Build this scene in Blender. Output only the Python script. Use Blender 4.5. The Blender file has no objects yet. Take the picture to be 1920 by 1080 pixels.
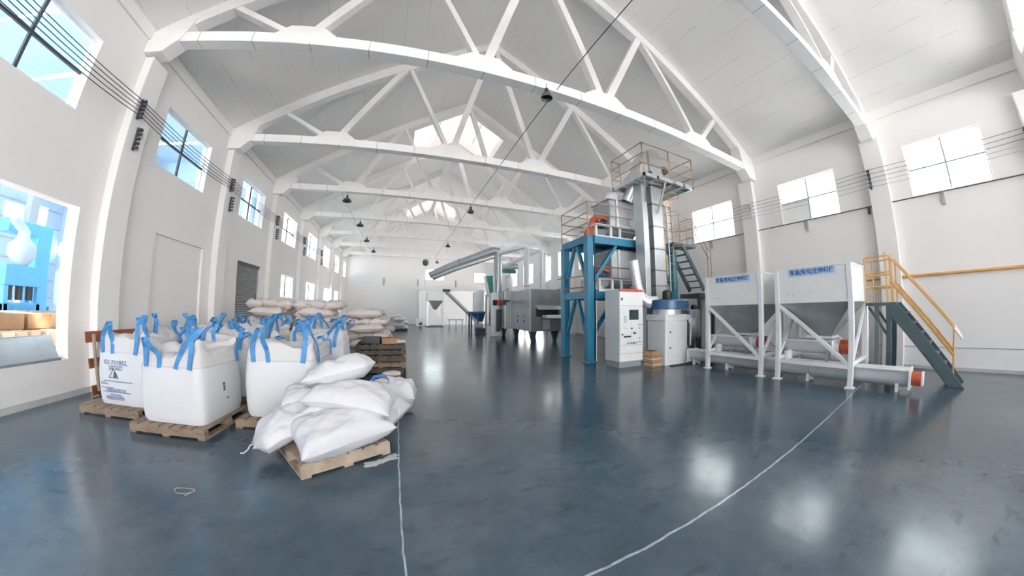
import bpy, math, random
from mathutils import Vector, Matrix, noise

random.seed(7)
SC = bpy.context.scene
COL = SC.collection
R = math.radians

# ------------------------------------------------------------------ camera
cam_data = bpy.data.cameras.new('camera')
cam = bpy.data.objects.new('camera', cam_data)
COL.objects.link(cam)
SC.camera = cam
cam.location = (0, 0, 1.6)
YAW, PITCH, ROLL = 0.35493, 0.07117, 0.00559
fwd = Vector((math.sin(YAW) * math.cos(PITCH), math.cos(YAW) * math.cos(PITCH), math.sin(PITCH)))
r0 = Vector((math.cos(YAW), -math.sin(YAW), 0))
u0 = r0.cross(fwd)
rr = math.cos(ROLL) * r0 + math.sin(ROLL) * u0
uu = -math.sin(ROLL) * r0 + math.cos(ROLL) * u0
cam.rotation_euler = Matrix((rr, uu, -fwd)).transposed().to_euler()
# an ultra wide lens (about 130 degrees across), as the phone that took the photograph
cam_data.type = 'PANO'
cam_data.panorama_type = 'FISHEYE_LENS_POLYNOMIAL'
cam_data.sensor_fit = 'HORIZONTAL'
cam_data.sensor_width = 36.0
cam_data.sensor_height = 20.25
cam_data.fisheye_fov = R(220)
_k = (1.70969, -0.26455, -0.09815, -0.00145)
cam_data.fisheye_polynomial_k0 = 0.0
cam_data.fisheye_polynomial_k1 = -_k[0] / 18.0
cam_data.fisheye_polynomial_k2 = -_k[1] / 18.0 ** 2
cam_data.fisheye_polynomial_k3 = -_k[2] / 18.0 ** 3
cam_data.fisheye_polynomial_k4 = -_k[3] / 18.0 ** 4
cam_data.clip_start = 0.05
cam_data.clip_end = 500

# ------------------------------------------------------------------ daylight and exposure
world = bpy.data.worlds.new('sky')
SC.world = world
world.use_nodes = True
wn = world.node_tree
bg = wn.nodes['Background']
# hazy daylight: blinding white towards the sun side (+X), a softer blue sky on the other side
_tc = wn.nodes.new('ShaderNodeTexCoord'); _sp = wn.nodes.new('ShaderNodeSeparateXYZ'); _rp = wn.nodes.new('ShaderNodeValToRGB')
_ma = wn.nodes.new('ShaderNodeMath'); _ma.operation = 'MULTIPLY_ADD'; _ma.inputs[1].default_value = .5; _ma.inputs[2].default_value = .5
wn.links.new(_tc.outputs['Generated'], _sp.inputs[0]); wn.links.new(_sp.outputs[0], _ma.inputs[0]); wn.links.new(_ma.outputs[0], _rp.inputs[0])
_e = _rp.color_ramp.elements
_e[0].position = .10; _e[0].color = (.055, .10, .17, 1)
_e[1].position = .80; _e[1].color = (1, .975, .94, 1)
_m = _e.new(.45); _m.color = (.70, .72, .74, 1)
wn.links.new(_rp.outputs[0], bg.inputs[0])
bg.inputs[1].default_value = 8
sun_data = bpy.data.lights.new('sun', 'SUN'); sun_data.energy = 74; sun_data.angle = R(1.5); sun_data.color = (1, .97, .93)
sun = bpy.data.objects.new('sun', sun_data); COL.objects.link(sun)
sun.rotation_euler = Vector((0, .42, -.91)).to_track_quat('-Z', 'Y').to_euler()   # high behind the camera: lights the yard outside
SC.view_settings.view_transform = 'Standard'
SC.view_settings.look = 'None'
SC.view_settings.gamma = 1
SC.view_settings.exposure = 0.62
SC.view_settings.use_curve_mapping = False
SC.cycles.max_bounces = 12
SC.cycles.diffuse_bounces = 8
SC.cycles.glossy_bounces = 4
SC.cycles.transmission_bounces = 6
SC.cycles.transparent_max_bounces = 16
SC.cycles.caustics_reflective = False
SC.cycles.caustics_refractive = False
SC.cycles.sample_clamp_indirect = 6

# ------------------------------------------------------------------ helpers
def chain(o):
    m = Matrix.Identity(4)
    while o is not None:
        m = (Matrix.Translation(o.location) @ o.rotation_euler.to_matrix().to_4x4()) @ m
        o = o.parent
    return m

class MB:
    """collects shapes in world coordinates and links them as one mesh object"""
    def __init__(s):
        s.v = []; s.f = []
    def add(s, vs, fs):
        n = len(s.v)
        s.v += [tuple(v) for v in vs]
        s.f += [tuple(i + n for i in f) for f in fs]
        return s
    def box(s, a, b):
        x0, x1 = sorted((a[0], b[0])); y0, y1 = sorted((a[1], b[1])); z0, z1 = sorted((a[2], b[2]))
        return s.add([(x0,y0,z0),(x1,y0,z0),(x1,y1,z0),(x0,y1,z0),(x0,y0,z1),(x1,y0,z1),(x1,y1,z1),(x0,y1,z1)],
                     [(0,3,2,1),(4,5,6,7),(0,1,5,4),(1,2,6,5),(2,3,7,6),(3,0,4,7)])
    def bar(s, p, q, w, h, up=(0, 0, 1)):
        p = Vector(p); q = Vector(q); d = (q - p).normalized(); up = Vector(up)
        if abs(d.dot(up)) > .98: up = Vector((0, 1, 0)) if abs(d.y) < .9 else Vector((1, 0, 0))
        sd = d.cross(up).normalized(); u = sd.cross(d)
        vs = []
        for c in (p, q):
            for a, b in ((-1,-1),(1,-1),(1,1),(-1,1)):
                vs.append(c + sd * (a * w / 2) + u * (b * h / 2))
        return s.add(vs, [(3,2,1,0),(4,5,6,7),(0,1,5,4),(1,2,6,5),(2,3,7,6),(3,0,4,7)])
    def tube(s, pts, r, n=8, caps=True, closed=False):
        pts = [Vector(p) for p in pts]; N = len(pts); base = len(s.v)
        rs = r if isinstance(r, (list, tuple)) else [r] * N
        prev = None
        for i, p in enumerate(pts):
            if closed: d = pts[(i + 1) % N] - pts[i - 1]
            else: d = pts[min(i + 1, N - 1)] - pts[max(i - 1, 0)]
            d.normalize()
            if prev is None:
                up = Vector((0, 0, 1)) if abs(d.z) < .9 else Vector((1, 0, 0))
                a = d.cross(up).normalized()
            else:
                a = prev - d * prev.dot(d)
                if a.length < 1e-5: a = d.orthogonal()
                a.normalize()
            prev = a; b = d.cross(a)
            for k in range(n):
                t = 2 * math.pi * k / n
                s.v.append(tuple(p + (a * math.cos(t) + b * math.sin(t)) * rs[i]))
        for i in range(N if closed else N - 1):
            j = (i + 1) % N
            for k in range(n):
                s.f.append((base+i*n+k, base+i*n+(k+1)%n, base+j*n+(k+1)%n, base+j*n+k))
        if caps and not closed:
            s.f.append(tuple(base + k for k in range(n))[::-1])
            s.f.append(tuple(base + (N-1)*n + k for k in range(n)))
        return s
    def cyl(s, p, q, r, n=20, r2=None):
        return s.tube([p, q], [r, r if r2 is None else r2], n)
    def lathe(s, prof, c, n=20, axis='z'):
        base = len(s.v); m = len(prof)
        for (r, z) in prof:
            for k in range(n):
                t = 2 * math.pi * k / n; a, b = r * math.cos(t), r * math.sin(t)
                if axis == 'z': s.v.append((c[0]+a, c[1]+b, c[2]+z))
                elif axis == 'x': s.v.append((c[0]+z, c[1]+a, c[2]+b))
                else: s.v.append((c[0]+a, c[1]+z, c[2]-b))
        for i in range(m-1):
            for k in range(n):
                s.f.append((base+i*n+k, base+i*n+(k+1)%n, base+(i+1)*n+(k+1)%n, base+(i+1)*n+k))
        s.f.append(tuple(base+k for k in range(n))[::-1]); s.f.append(tuple(base+(m-1)*n+k for k in range(n)))
        return s
    def ext(s, poly, vec):
        """extrude a planar polygon (3D points) by vec"""
        n = len(poly); vec = Vector(vec)
        vs = [Vector(p) for p in poly] + [Vector(p) + vec for p in poly]
        fs = [tuple(range(n))[::-1], tuple(range(n, 2*n))] + [(i, (i+1) % n, n+(i+1) % n, n+i) for i in range(n)]
        return s.add(vs, fs)
    def ribbon(s, pts, w, side, t=.006):
        """a flat webbing strap of width w along pts; side(i) gives the width direction"""
        base = len(s.v); N = len(pts); pts = [Vector(p) for p in pts]
        for i, p in enumerate(pts):
            sd = Vector(side(i) if callable(side) else side).normalized()
            d = (pts[min(i+1, N-1)] - pts[max(i-1, 0)]).normalized()
            sd = (sd - d * sd.dot(d)).normalized(); nn = d.cross(sd)
            for a, b in ((-1,-1),(1,-1),(1,1),(-1,1)):
                s.v.append(tuple(p + sd * (a*w/2) + nn * (b*t/2)))
        for i in range(N-1):
            o = base + i*4
            for k in range(4): s.f.append((o+k, o+(k+1)%4, o+4+(k+1)%4, o+4+k))
        s.f.append((base+3, base+2, base+1, base)); o = base+(N-1)*4; s.f.append((o, o+1, o+2, o+3))
        return s
    def build(s, name, mat, parent=None, smooth=False, bevel=0, local=False, sub=0, fixn=True):
        me = bpy.data.meshes.new(name)
        vs = s.v
        if parent is not None and not local:
            inv = chain(parent).inverted(); vs = [tuple(inv @ Vector(v)) for v in vs]
        me.from_pydata(vs, [], s.f)
        if fixn:
            import bmesh
            bm = bmesh.new(); bm.from_mesh(me); bmesh.ops.recalc_face_normals(bm, faces=bm.faces); bm.to_mesh(me); bm.free()
        me.materials.append(mat)
        if smooth:
            me.polygons.foreach_set('use_smooth', [True] * len(me.polygons))
            try: me.set_sharp_from_angle(angle=R(42 if smooth is True else smooth))
            except Exception: pass
        o = bpy.data.objects.new(name, me); COL.objects.link(o)
        if parent is not None: o.parent = parent
        if bevel:
            b = o.modifiers.new('bevel', 'BEVEL'); b.width = bevel; b.segments = 2; b.limit_method = 'ANGLE'
        if sub:
            b = o.modifiers.new('sub', 'SUBSURF'); b.levels = sub; b.render_levels = sub
        return o

def tag(o, label=None, cat=None, group=None, kind=None):
    if label: o['label'] = label
    if cat: o['category'] = cat
    if group: o['group'] = group
    if kind: o['kind'] = kind
    return o

def empty(name, loc=(0, 0, 0), rz=0, label=None, cat=None, group=None, kind=None, parent=None):
    o = bpy.data.objects.new(name, None); COL.objects.link(o)
    o.location = loc; o.rotation_euler = (0, 0, rz); o.empty_display_size = .1
    if parent: o.parent = parent
    return tag(o, label, cat, group, kind)

def copy_tree(o, loc=None, rz=None, label=None, parent=None):
    c = o.copy(); COL.objects.link(c)
    if parent: c.parent = parent
    if loc is not None: c.location = loc
    if rz is not None: c.rotation_euler[2] = rz
    if label: c['label'] = label
    for ch in list(o.children): copy_tree(ch, parent=c)
    return c

# ------------------------------------------------------------------ materials
def mat(name, col, rough=.5, metal=0, var=0, vscale=4, bump=0, bscale=30, spec=None, stretch=None, col2=None, coat=0, trans=0):
    m = bpy.data.materials.new(name); m.use_nodes = True
    nt = m.node_tree; b = nt.nodes['Principled BSDF']
    b.inputs['Roughness'].default_value = rough; b.inputs['Metallic'].default_value = metal
    if spec is not None: b.inputs['Specular IOR Level'].default_value = spec
    if coat: b.inputs['Coat Weight'].default_value = coat
    c = tuple(col) + (1,); b.inputs['Base Color'].default_value = c
    if var or bump or col2:
        tc = nt.nodes.new('ShaderNodeTexCoord'); mp = nt.nodes.new('ShaderNodeMapping')
        nt.links.new(tc.outputs['Object'], mp.inputs[0])
        if stretch: mp.inputs['Scale'].default_value = stretch
    if var or col2:
        n = nt.nodes.new('ShaderNodeTexNoise'); n.inputs['Scale'].default_value = vscale; n.inputs['Detail'].default_value = 6
        n.inputs['Roughness'].default_value = .6
        nt.links.new(mp.outputs[0], n.inputs['Vector'])
        r = nt.nodes.new('ShaderNodeValToRGB'); r.color_ramp.elements[0].position = .3; r.color_ramp.elements[1].position = .7
        c2 = tuple(col2) if col2 else tuple(min(1, x * (1 + var)) for x in col)
        c1 = tuple(col) if col2 else tuple(x * (1 - var) for x in col)
        r.color_ramp.elements[0].color = c1 + (1,); r.color_ramp.elements[1].color = c2 + (1,)
        nt.links.new(n.outputs['Fac'], r.inputs[0]); nt.links.new(r.outputs[0], b.inputs['Base Color'])
    if bump:
        n = nt.nodes.new('ShaderNodeTexNoise'); n.inputs['Scale'].default_value = bscale; n.inputs['Detail'].default_value = 4
        nt.links.new(mp.outputs[0], n.inputs['Vector'])
        bp = nt.nodes.new('ShaderNodeBump'); bp.inputs['Strength'].default_value = bump; bp.inputs['Distance'].default_value = .02
        nt.links.new(n.outputs['Fac'], bp.inputs['Height']); nt.links.new(bp.outputs[0], b.inputs['Normal'])
    return m

M = {}
M['wall'] = mat('painted_plaster', (.84, .815, .80), .8, var=.012, vscale=.8, bump=.05, bscale=12)
M['truss'] = mat('painted_concrete', (.85, .83, .82), .7, var=.03, vscale=3, bump=.15, bscale=9)
M['white'] = mat('white_paint', (.82, .83, .84), .45, var=.02)
M['hopper'] = mat('hopper_paint', (.86, .86, .85), .45, var=.04, vscale=2)
M['lightgrey'] = mat('light_grey_paint', (.58, .61, .63), .4, var=.03)
M['midgrey'] = mat('mid_grey_paint', (.30, .34, .36), .45, var=.06)
M['cone'] = mat('dull_steel_sheet', (.36, .40, .42), .42, .55, var=.12, vscale=3)
M['steel'] = mat('stainless_steel', (.30, .315, .33), .34, .75, var=.12, vscale=2, bump=.03, bscale=3)
M['galv'] = mat('galvanised_steel', (.62, .64, .66), .38, .6, var=.10, vscale=2.5)
M['foil'] = mat('foil_duct', (.75, .76, .78), .3, .7, var=.1, vscale=9, bump=.5, bscale=25)
M['dark'] = mat('dark_steel', (.035, .045, .055), .5, var=.2)
M['darkgreen'] = mat('dark_green_grey_paint', (.045, .075, .09), .45, var=.1)
M['black'] = mat('black_rubber', (.012, .013, .015), .5)
M['blue'] = mat('tower_blue_paint', (.010, .135, .235), .35, var=.12, vscale=3)
M['darkblue'] = mat('dark_blue_paint', (.015, .075, .16), .35, var=.1)
M['orange'] = mat('orange_red_paint', (.33, .05, .022), .45, var=.15)
M['yellow'] = mat('yellow_handrail_paint', (.48, .26, .07), .45, var=.12, vscale=6)
M['rust'] = mat('brown_handrail_paint', (.28, .17, .09), .5, var=.25, vscale=8)
M['red'] = mat('red_plastic', (.45, .05, .04), .35)
M['green'] = mat('green_conveyor_belt', (.02, .22, .19), .5, var=.1)
M['bag'] = mat('woven_bag_fabric', (.66, .67, .70), .75, var=.02, vscale=3, bump=.25, bscale=9)
M['bagtop'] = mat('woven_bag_top_fabric', (.60, .59, .59), .8, var=.03, vscale=4, bump=.5, bscale=8)
M['sack'] = mat('white_woven_sack', (.60, .60, .635), .5, var=.03, vscale=4, bump=.3, bscale=9, stretch=(1, 2.2, 1))
M['beige'] = mat('beige_woven_sack', (.66, .60, .565), .8, var=.06, vscale=4, bump=.5, bscale=8)
M['strap'] = mat('blue_webbing', (.045, .195, .44), .7, var=.3, vscale=14)
M['ink'] = mat('blue_print', (.16, .22, .36), .8)
M['inkdark'] = mat('dark_print', (.05, .07, .10), .8)
M['hopink'] = mat('hopper_lettering', (.02, .09, .30), .5)
M['hopsign'] = mat('hopper_sign_film', (.55, .68, .85), .4)
M['wood'] = mat('weathered_pallet_wood', (.22, .165, .12), .85, var=.3, vscale=6, bump=.3, bscale=20, stretch=(1, 1, 4))
M['woodlight'] = mat('pale_pallet_wood', (.34, .27, .215), .8, var=.25, vscale=7, bump=.2, bscale=20)
M['wooddark'] = mat('dirty_pallet_wood', (.075, .06, .048), .85, var=.4, vscale=6, bump=.3, bscale=20)
M['redwood'] = mat('red_brown_board', (.22, .065, .028), .5, var=.2, vscale=4, stretch=(1, .3, 3))
M['carton'] = mat('cardboard', (.36, .22, .12), .8, var=.12)
M['cartonlight'] = mat('pale_cardboard', (.62, .46, .30), .8, var=.12, vscale=2)
M['yard'] = mat('pale_yard_concrete', (.70, .68, .66), .9, var=.05)
M['concrete'] = mat('concrete_grey', (.5, .5, .5), .9, var=.1)
M['skyblue'] = mat('pale_blue_machine_paint', (.10, .36, .62), .4, var=.06)
M['paleblue'] = mat('washed_blue_panel', (.42, .54, .66), .5, var=.05)
M['cable'] = mat('dark_cable', (.05, .055, .06), .6)
M['greycable'] = mat('grey_cable', (.30, .30, .31), .6)
M['shutter'] = mat('shutter_slats', (.26, .27, .27), .45, .3, var=.08)
M['screen'] = mat('display_glass', (.03, .06, .07), .12)
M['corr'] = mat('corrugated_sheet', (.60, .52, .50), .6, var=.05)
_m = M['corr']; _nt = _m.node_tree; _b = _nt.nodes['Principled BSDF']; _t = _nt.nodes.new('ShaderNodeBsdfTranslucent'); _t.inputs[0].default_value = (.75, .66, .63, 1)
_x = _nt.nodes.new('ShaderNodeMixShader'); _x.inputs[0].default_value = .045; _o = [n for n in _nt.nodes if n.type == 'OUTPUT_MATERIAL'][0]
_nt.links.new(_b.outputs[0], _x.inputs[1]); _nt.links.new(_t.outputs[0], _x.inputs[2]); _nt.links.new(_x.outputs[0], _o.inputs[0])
M['powder'] = mat('spilled_powder', (.42, .46, .50), .95, var=.05)

def tie_material():
    m = mat('painted_tie_beam', (.85, .83, .82), .7, bump=.15, bscale=9); nt = m.node_tree; b = nt.nodes['Principled BSDF']; L = nt.links.new
    tc = nt.nodes.new('ShaderNodeTexCoord'); sp = nt.nodes.new('ShaderNodeSeparateXYZ'); L(tc.outputs['Object'], sp.inputs[0])
    def mth(op, a, k):
        n = nt.nodes.new('ShaderNodeMath'); n.operation = op; L(a, n.inputs[0]); n.inputs[1].default_value = k; return n.outputs[0]
    # fine dark hoop cracks at regular distances along the beam
    f = mth('LESS_THAN', mth('FRACT', mth('MULTIPLY', mth('ADD', sp.outputs[0], 20.1), 1/1.17), 0), .010)
    mx = nt.nodes.new('ShaderNodeMixRGB'); L(f, mx.inputs[0]); mx.inputs[1].default_value = (.85, .83, .82, 1); mx.inputs[2].default_value = (.20, .20, .20, 1)
    L(mx.outputs[0], b.inputs['Base Color']); return m
M['tie'] = tie_material()
def glass(name, tint=(.93, .98, 1)):
    m = bpy.data.materials.new(name); m.use_nodes = True; nt = m.node_tree
    for n in list(nt.nodes):
        if n.type != 'OUTPUT_MATERIAL': nt.nodes.remove(n)
    out = [n for n in nt.nodes if n.type == 'OUTPUT_MATERIAL'][0]
    t = nt.nodes.new('ShaderNodeBsdfTransparent'); t.inputs[0].default_value = tint + (1,)
    g = nt.nodes.new('ShaderNodeBsdfGlossy'); g.inputs['Roughness'].default_value = .02
    f = nt.nodes.new('ShaderNodeValue'); f.outputs[0].default_value = .06
    mx = nt.nodes.new('ShaderNodeMixShader')
    nt.links.new(f.outputs[0], mx.inputs[0]); nt.links.new(t.outputs[0], mx.inputs[1]); nt.links.new(g.outputs[0], mx.inputs[2])
    nt.links.new(mx.outputs[0], out.inputs[0])
    return m
M['glass'] = glass('window_glass')

def ceiling_material():
    m = mat('painted_roof_slab', (.76, .755, .75), .75)
    nt = m.node_tree; b = nt.nodes['Principled BSDF']
    tc = nt.nodes.new('ShaderNodeTexCoord')
    sep = nt.nodes.new('ShaderNodeSeparateXYZ'); nt.links.new(tc.outputs['Object'], sep.inputs[0])
    n = nt.nodes.new('ShaderNodeTexNoise'); n.inputs['Scale'].default_value = 1.6; n.inputs['Detail'].default_value = 5
    nt.links.new(tc.outputs['Object'], n.inputs['Vector'])
    # board seams left by the shuttering, running along the hall, broken up by noise
    a = nt.nodes.new('ShaderNodeMath'); a.operation = 'MULTIPLY'; a.inputs[1].default_value = 1 / .62; nt.links.new(sep.outputs[0], a.inputs[0])
    fr = nt.nodes.new('ShaderNodeMath'); fr.operation = 'FRACT'; nt.links.new(a.outputs[0], fr.inputs[0])
    lt = nt.nodes.new('ShaderNodeMath'); lt.operation = 'LESS_THAN'; lt.inputs[1].default_value = .022; nt.links.new(fr.outputs[0], lt.inputs[0])
    n2 = nt.nodes.new('ShaderNodeTexNoise'); n2.inputs['Scale'].default_value = 1.3; nt.links.new(tc.outputs['Object'], n2.inputs['Vector'])
    gt = nt.nodes.new('ShaderNodeMath'); gt.operation = 'GREATER_THAN'; gt.inputs[1].default_value = .5; nt.links.new(n2.outputs['Fac'], gt.inputs[0])
    mu = nt.nodes.new('ShaderNodeMath'); mu.operation = 'MULTIPLY'; nt.links.new(lt.outputs[0], mu.inputs[0]); nt.links.new(gt.outputs[0], mu.inputs[1])
    mx = nt.nodes.new('ShaderNodeMixRGB'); nt.links.new(mu.outputs[0], mx.inputs[0])
    r = nt.nodes.new('ShaderNodeValToRGB'); r.color_ramp.elements[0].color = (.80, .775, .76, 1); r.color_ramp.elements[1].color = (.85, .83, .815, 1)
    nt.links.new(n.outputs['Fac'], r.inputs[0]); nt.links.new(r.outputs[0], mx.inputs[1]); mx.inputs[2].default_value = (.64, .63, .62, 1)
    nt.links.new(mx.outputs[0], b.inputs['Base Color'])
    return m
M['ceiling'] = ceiling_material()

def floor_material():
    m = mat('sealed_concrete_floor', (.1, .13, .17), .2)
    nt = m.node_tree; b = nt.nodes['Principled BSDF']; L = nt.links.new
    tc = nt.nodes.new('ShaderNodeTexCoord'); P = tc.outputs['Object']
    def nz(scale, detail=6, rough=.6, vec=P, dist=0):
        n = nt.nodes.new('ShaderNodeTexNoise'); n.inputs['Scale'].default_value = scale; n.inputs['Detail'].default_value = detail
        n.inputs['Roughness'].default_value = rough; n.inputs['Distortion'].default_value = dist; L(vec, n.inputs['Vector']); return n.outputs['Fac']
    def mth(op, a, b_=None):
        n = nt.nodes.new('ShaderNodeMath'); n.operation = op
        for i, q in enumerate((a, b_)):
            if q is None: continue
            if isinstance(q, (int, float)): n.inputs[i].default_value = q
            else: L(q, n.inputs[i])
        return n.outputs[0]
    def ramp(f, stops):
        r = nt.nodes.new('ShaderNodeValToRGB'); el = r.color_ramp.elements
        el[0].position, el[0].color = stops[0][0], tuple(stops[0][1]) + (1,)
        el[1].position, el[1].color = stops[-1][0], tuple(stops[-1][1]) + (1,)
        for p, c in stops[1:-1]:
            e = el.new(p); e.color = tuple(c) + (1,)
        L(f, r.inputs[0]); return r.outputs[0]
    def mix(f, a, c):
        x = nt.nodes.new('ShaderNodeMixRGB')
        L(f, x.inputs[0]); L(a, x.inputs[1])
        if isinstance(c, tuple): x.inputs[2].default_value = c + (1,)
        else: L(c, x.inputs[2])
        return x.outputs[0]
    base = ramp(nz(.42, 9, .68), [(.3, (.022, .045, .066)), (.5, (.038, .066, .092)), (.72, (.085, .118, .148))])
    fine = nz(6, 6, .7)
    base = mix(mth('MULTIPLY', mth('SUBTRACT', fine, .45), .35), base, (.11, .14, .17))
    # dark scuffs, stretched by wheels and feet
    mp = nt.nodes.new('ShaderNodeMapping'); mp.inputs['Scale'].default_value = (1.0, 2.6, 1); mp.inputs['Rotation'].default_value = (0, 0, .5); L(P, mp.inputs[0])
    def soft(f, t, k, mx_):
        n = nt.nodes.new('ShaderNodeMath'); n.operation = 'MULTIPLY'; n.use_clamp = True; L(mth('SUBTRACT', f, t), n.inputs[0]); n.inputs[1].default_value = k
        return mth('MULTIPLY', n.outputs[0], mx_)
    sc = soft(nz(2.6, 5, .6, mp.outputs[0]), .57, 7, .65)
    base = mix(sc, base, (.022, .034, .046))
    dust = soft(nz(2.2, 9, .75), .60, 2.2, .22)
    base = mix(dust, base, (.20, .24, .28))
    sep = nt.nodes.new('ShaderNodeSeparateXYZ'); L(P, sep.inputs[0])
    wob = mth('MULTIPLY', mth('SUBTRACT', nz(5, 3), .5), .03)
    jx = mth('LESS_THAN', mth('ABSOLUTE', mth('ADD', mth('ADD', sep.outputs[0], .05), wob)), .0075)
    jy = mth('LESS_THAN', mth('ABSOLUTE', mth('ADD', mth('SUBTRACT', mth('SUBTRACT', sep.outputs[1], mth('MULTIPLY', sep.outputs[0], .05)), 1.26), wob)), .010)
    j = mth('MULTIPLY', mth('MAXIMUM', jx, jy), mth('MINIMUM', mth('MULTIPLY', nz(9, 3), 1.5), .9))
    base = mix(j, base, (.42, .46, .50))
    L(base, b.inputs['Base Color'])
    rg = mth('ADD', .08, mth('MULTIPLY', nz(1.1, 7, .7), .22))
    L(rg, b.inputs['Roughness'])
    bp = nt.nodes.new('ShaderNodeBump'); bp.inputs['Strength'].default_value = .22; bp.inputs['Distance'].default_value = .01
    L(nz(3.0, 5, .6), bp.inputs['Height']); L(bp.outputs[0], b.inputs['Normal'])
    b.inputs['Specular IOR Level'].default_value = .46
    return m
M['floor'] = floor_material()

# ------------------------------------------------------------------ the hall
XL, XR = -5.68, 11.02          # wall faces
Y0, Y1 = -15.0, 33.2           # rear wall behind the camera, end wall
XM = (XL + XR) / 2
ZE, SL = 6.85, .60             # eave height and roof slope
ZR = ZE + SL * (XM - XL)
TY = [-2.5, 1.45, 5.35, 9.4, 13.45, 17.5, 21.55, 25.6, 29.65]   # roof trusses

def holed(u0, u1, v0, v1, holes, P, depth):
    """a slab in a (u, v) frame with rectangular holes; P(u, v, d) gives the point, d from 0 (face) to depth"""
    us = sorted(set([u0, u1] + [h[0] for h in holes] + [h[1] for h in holes])); us = [u for u in us if u0 <= u <= u1]
    vs = sorted(set([v0, v1] + [h[2] for h in holes] + [h[3] for h in holes])); vs = [v for v in vs if v0 <= v <= v1]
    mb = MB()
    def solid(i, j):
        if i < 0 or j < 0 or i >= len(us)-1 or j >= len(vs)-1: return False
        cu, cv = (us[i]+us[i+1])/2, (vs[j]+vs[j+1])/2
        return not any(h[0] < cu < h[1] and h[2] < cv < h[3] for h in holes)
    for i in range(len(us)-1):
        for j in range(len(vs)-1):
            if not solid(i, j): continue
            a, b, c, d = us[i], us[i+1], vs[j], vs[j+1]
            mb.add([P(a,c,0), P(b,c,0), P(b,d,0), P(a,d,0)], [(0,1,2,3)])
            mb.add([P(a,c,depth), P(b,c,depth), P(b,d,depth), P(a,d,depth)], [(3,2,1,0)])
            for (di, dj, e) in ((-1,0,((a,c),(a,d))), (1,0,((b,d),(b,c))), (0,-1,((b,c),(a,c))), (0,1,((a,d),(b,d)))):
                if not solid(i+di, j+dj):
                    (p, q), (r, s_) = e
                    mb.add([P(p,q,0), P(p,q,depth), P(r,s_,depth), P(r,s_,0)], [(3,2,1,0)])
    import bmesh
    return mb

MBW = MB
def struct(name, mb, m, parent=None, **k):
    o = mb.build(name, m, parent, **k)
    if parent is None: o['kind'] = 'structure'
    return o

floor = MB(); floor.box((XL-.3, Y0, -.3), (XR+.3, Y1+.3, 0))
struct('floor', floor, M['floor'])
yard = MB(); yard.box((-120, -120, -.5), (120, 120, -.32))
struct('ground', yard, M['yard'])

WT = .28
LW = [(-12.5, -10.4, 4.5, 5.82), (-8.5, -6.4, 4.5, 5.82), (-4.4, -2.3, 4.5, 5.82), (2.25, 4.30, 4.50, 5.82), (6.45, 8.50, 4.52, 5.86), (10.68, 12.68, 4.55, 5.90), (14.95, 16.95, 4.56, 5.92), (19.2, 21.2, 4.58, 5.98),
      (23.2, 25.1, 4.58, 5.98), (27.2, 29.0, 4.58, 5.98), (30.9, 32.6, 4.58, 5.98)]
LOPEN = (1.9, 4.88, .62, 3.06)
LDOOR = (11.02, 12.98, 0.0, 3.08)
LLOW = [(15.3, 17.0, 2.0, 3.06), (19.4, 21.3, 2.0, 3.05), (23.9, 25.6, 1.0, 3.0), (27.6, 29.3, .9, 3.0)]
LNICHE = (6.93, 8.92, 0.0, 3.08)     # doorway walled up from outside
holes = LW + [LOPEN, LDOOR, LNICHE] + LLOW
wl = holed(Y0, Y1, 0, ZE+.15, holes, lambda u, v, d: (XL - d, u, v), WT)
struct('wall_left', wl, M['wall'], fixn=False)
RW = [(-12.6, -10.8, 4.28, 5.66), (-8.7, -6.9, 4.28, 5.66), (-4.9, -3.05, 4.28, 5.66), (-1.20, .66, 4.28, 5.66), (2.60, 4.45, 4.27, 5.63), (6.28, 8.13, 4.28, 5.62),
      (10.4, 12.1, 4.25, 5.75), (15.2, 17.0, 4.25, 5.9), (18.4, 19.8, 4.1, 5.9), (21.0, 22.9, 3.95, 5.82), (24.4, 26.6, 3.94, 5.72), (28.3, 30.2, 4.0, 5.8)]
RGATE = (22.0, 28.5, 0.0, 2.5)     # unseen gate, opened behind the machines to brighten the far end
wr = holed(Y0, Y1, 0, ZE+.15, RW + [RGATE], lambda u, v, d: (XR + d, u, v), WT)
struct('wall_right', wr, M['wall'])
EW = [(2.4, 4.37, 4.7, 5.84), (7.8, 9.1, 4.64, 5.68)]
we = holed(XL-WT, XR+WT, 0, ZE, EW, lambda u, v, d: (u, Y1 + d, v), WT)
we.ext([(XL-WT, Y1, ZE), (XR+WT, Y1, ZE), (XM, Y1, ZR+.15)], (0, WT, 0))
struct('wall_end', we, M['wall'])
wb = holed(XL-WT, XR+WT, 0, ZE, [(-4.4, 9.7, 0, 6.0)], lambda u, v, d: (u, Y0 - d, v), WT)  # unseen rear gateway, made wide so yard light reaches the ceiling
wb.ext([(XL-WT, Y0, ZE), (XR+WT, Y0, ZE), (XM, Y0, ZR+.15)], (0, -WT, 0))
struct('wall_rear', wb, M['wall'])

# roof slabs with two ridge openings
SKY = [(14.3, 17.3), (27.4, 31.0)]
RO = .25
def slab(side):
    x0 = XL - .5 if side < 0 else XR + .5
    hx = [(XM - 2.55, XM + .01), (XM - .01, XM + 2.1)][side > 0]
    hol = [(hx[0], hx[1], a, b) for a, b in SKY]
    xs = (x0, XM) if side < 0 else (XM, x0)
    z = lambda x: ZE + SL * ((x - XL) if side < 0 else (XR - x))
    return holed(xs[0], xs[1], Y0, Y1 + .3, hol, lambda u, v, d: (u, v, z(u) + d), RO)
cl = slab(-1); cr_ = slab(1); cl.add(cr_.v, cr_.f)
struct('ceiling', cl, M['ceiling'])

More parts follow.
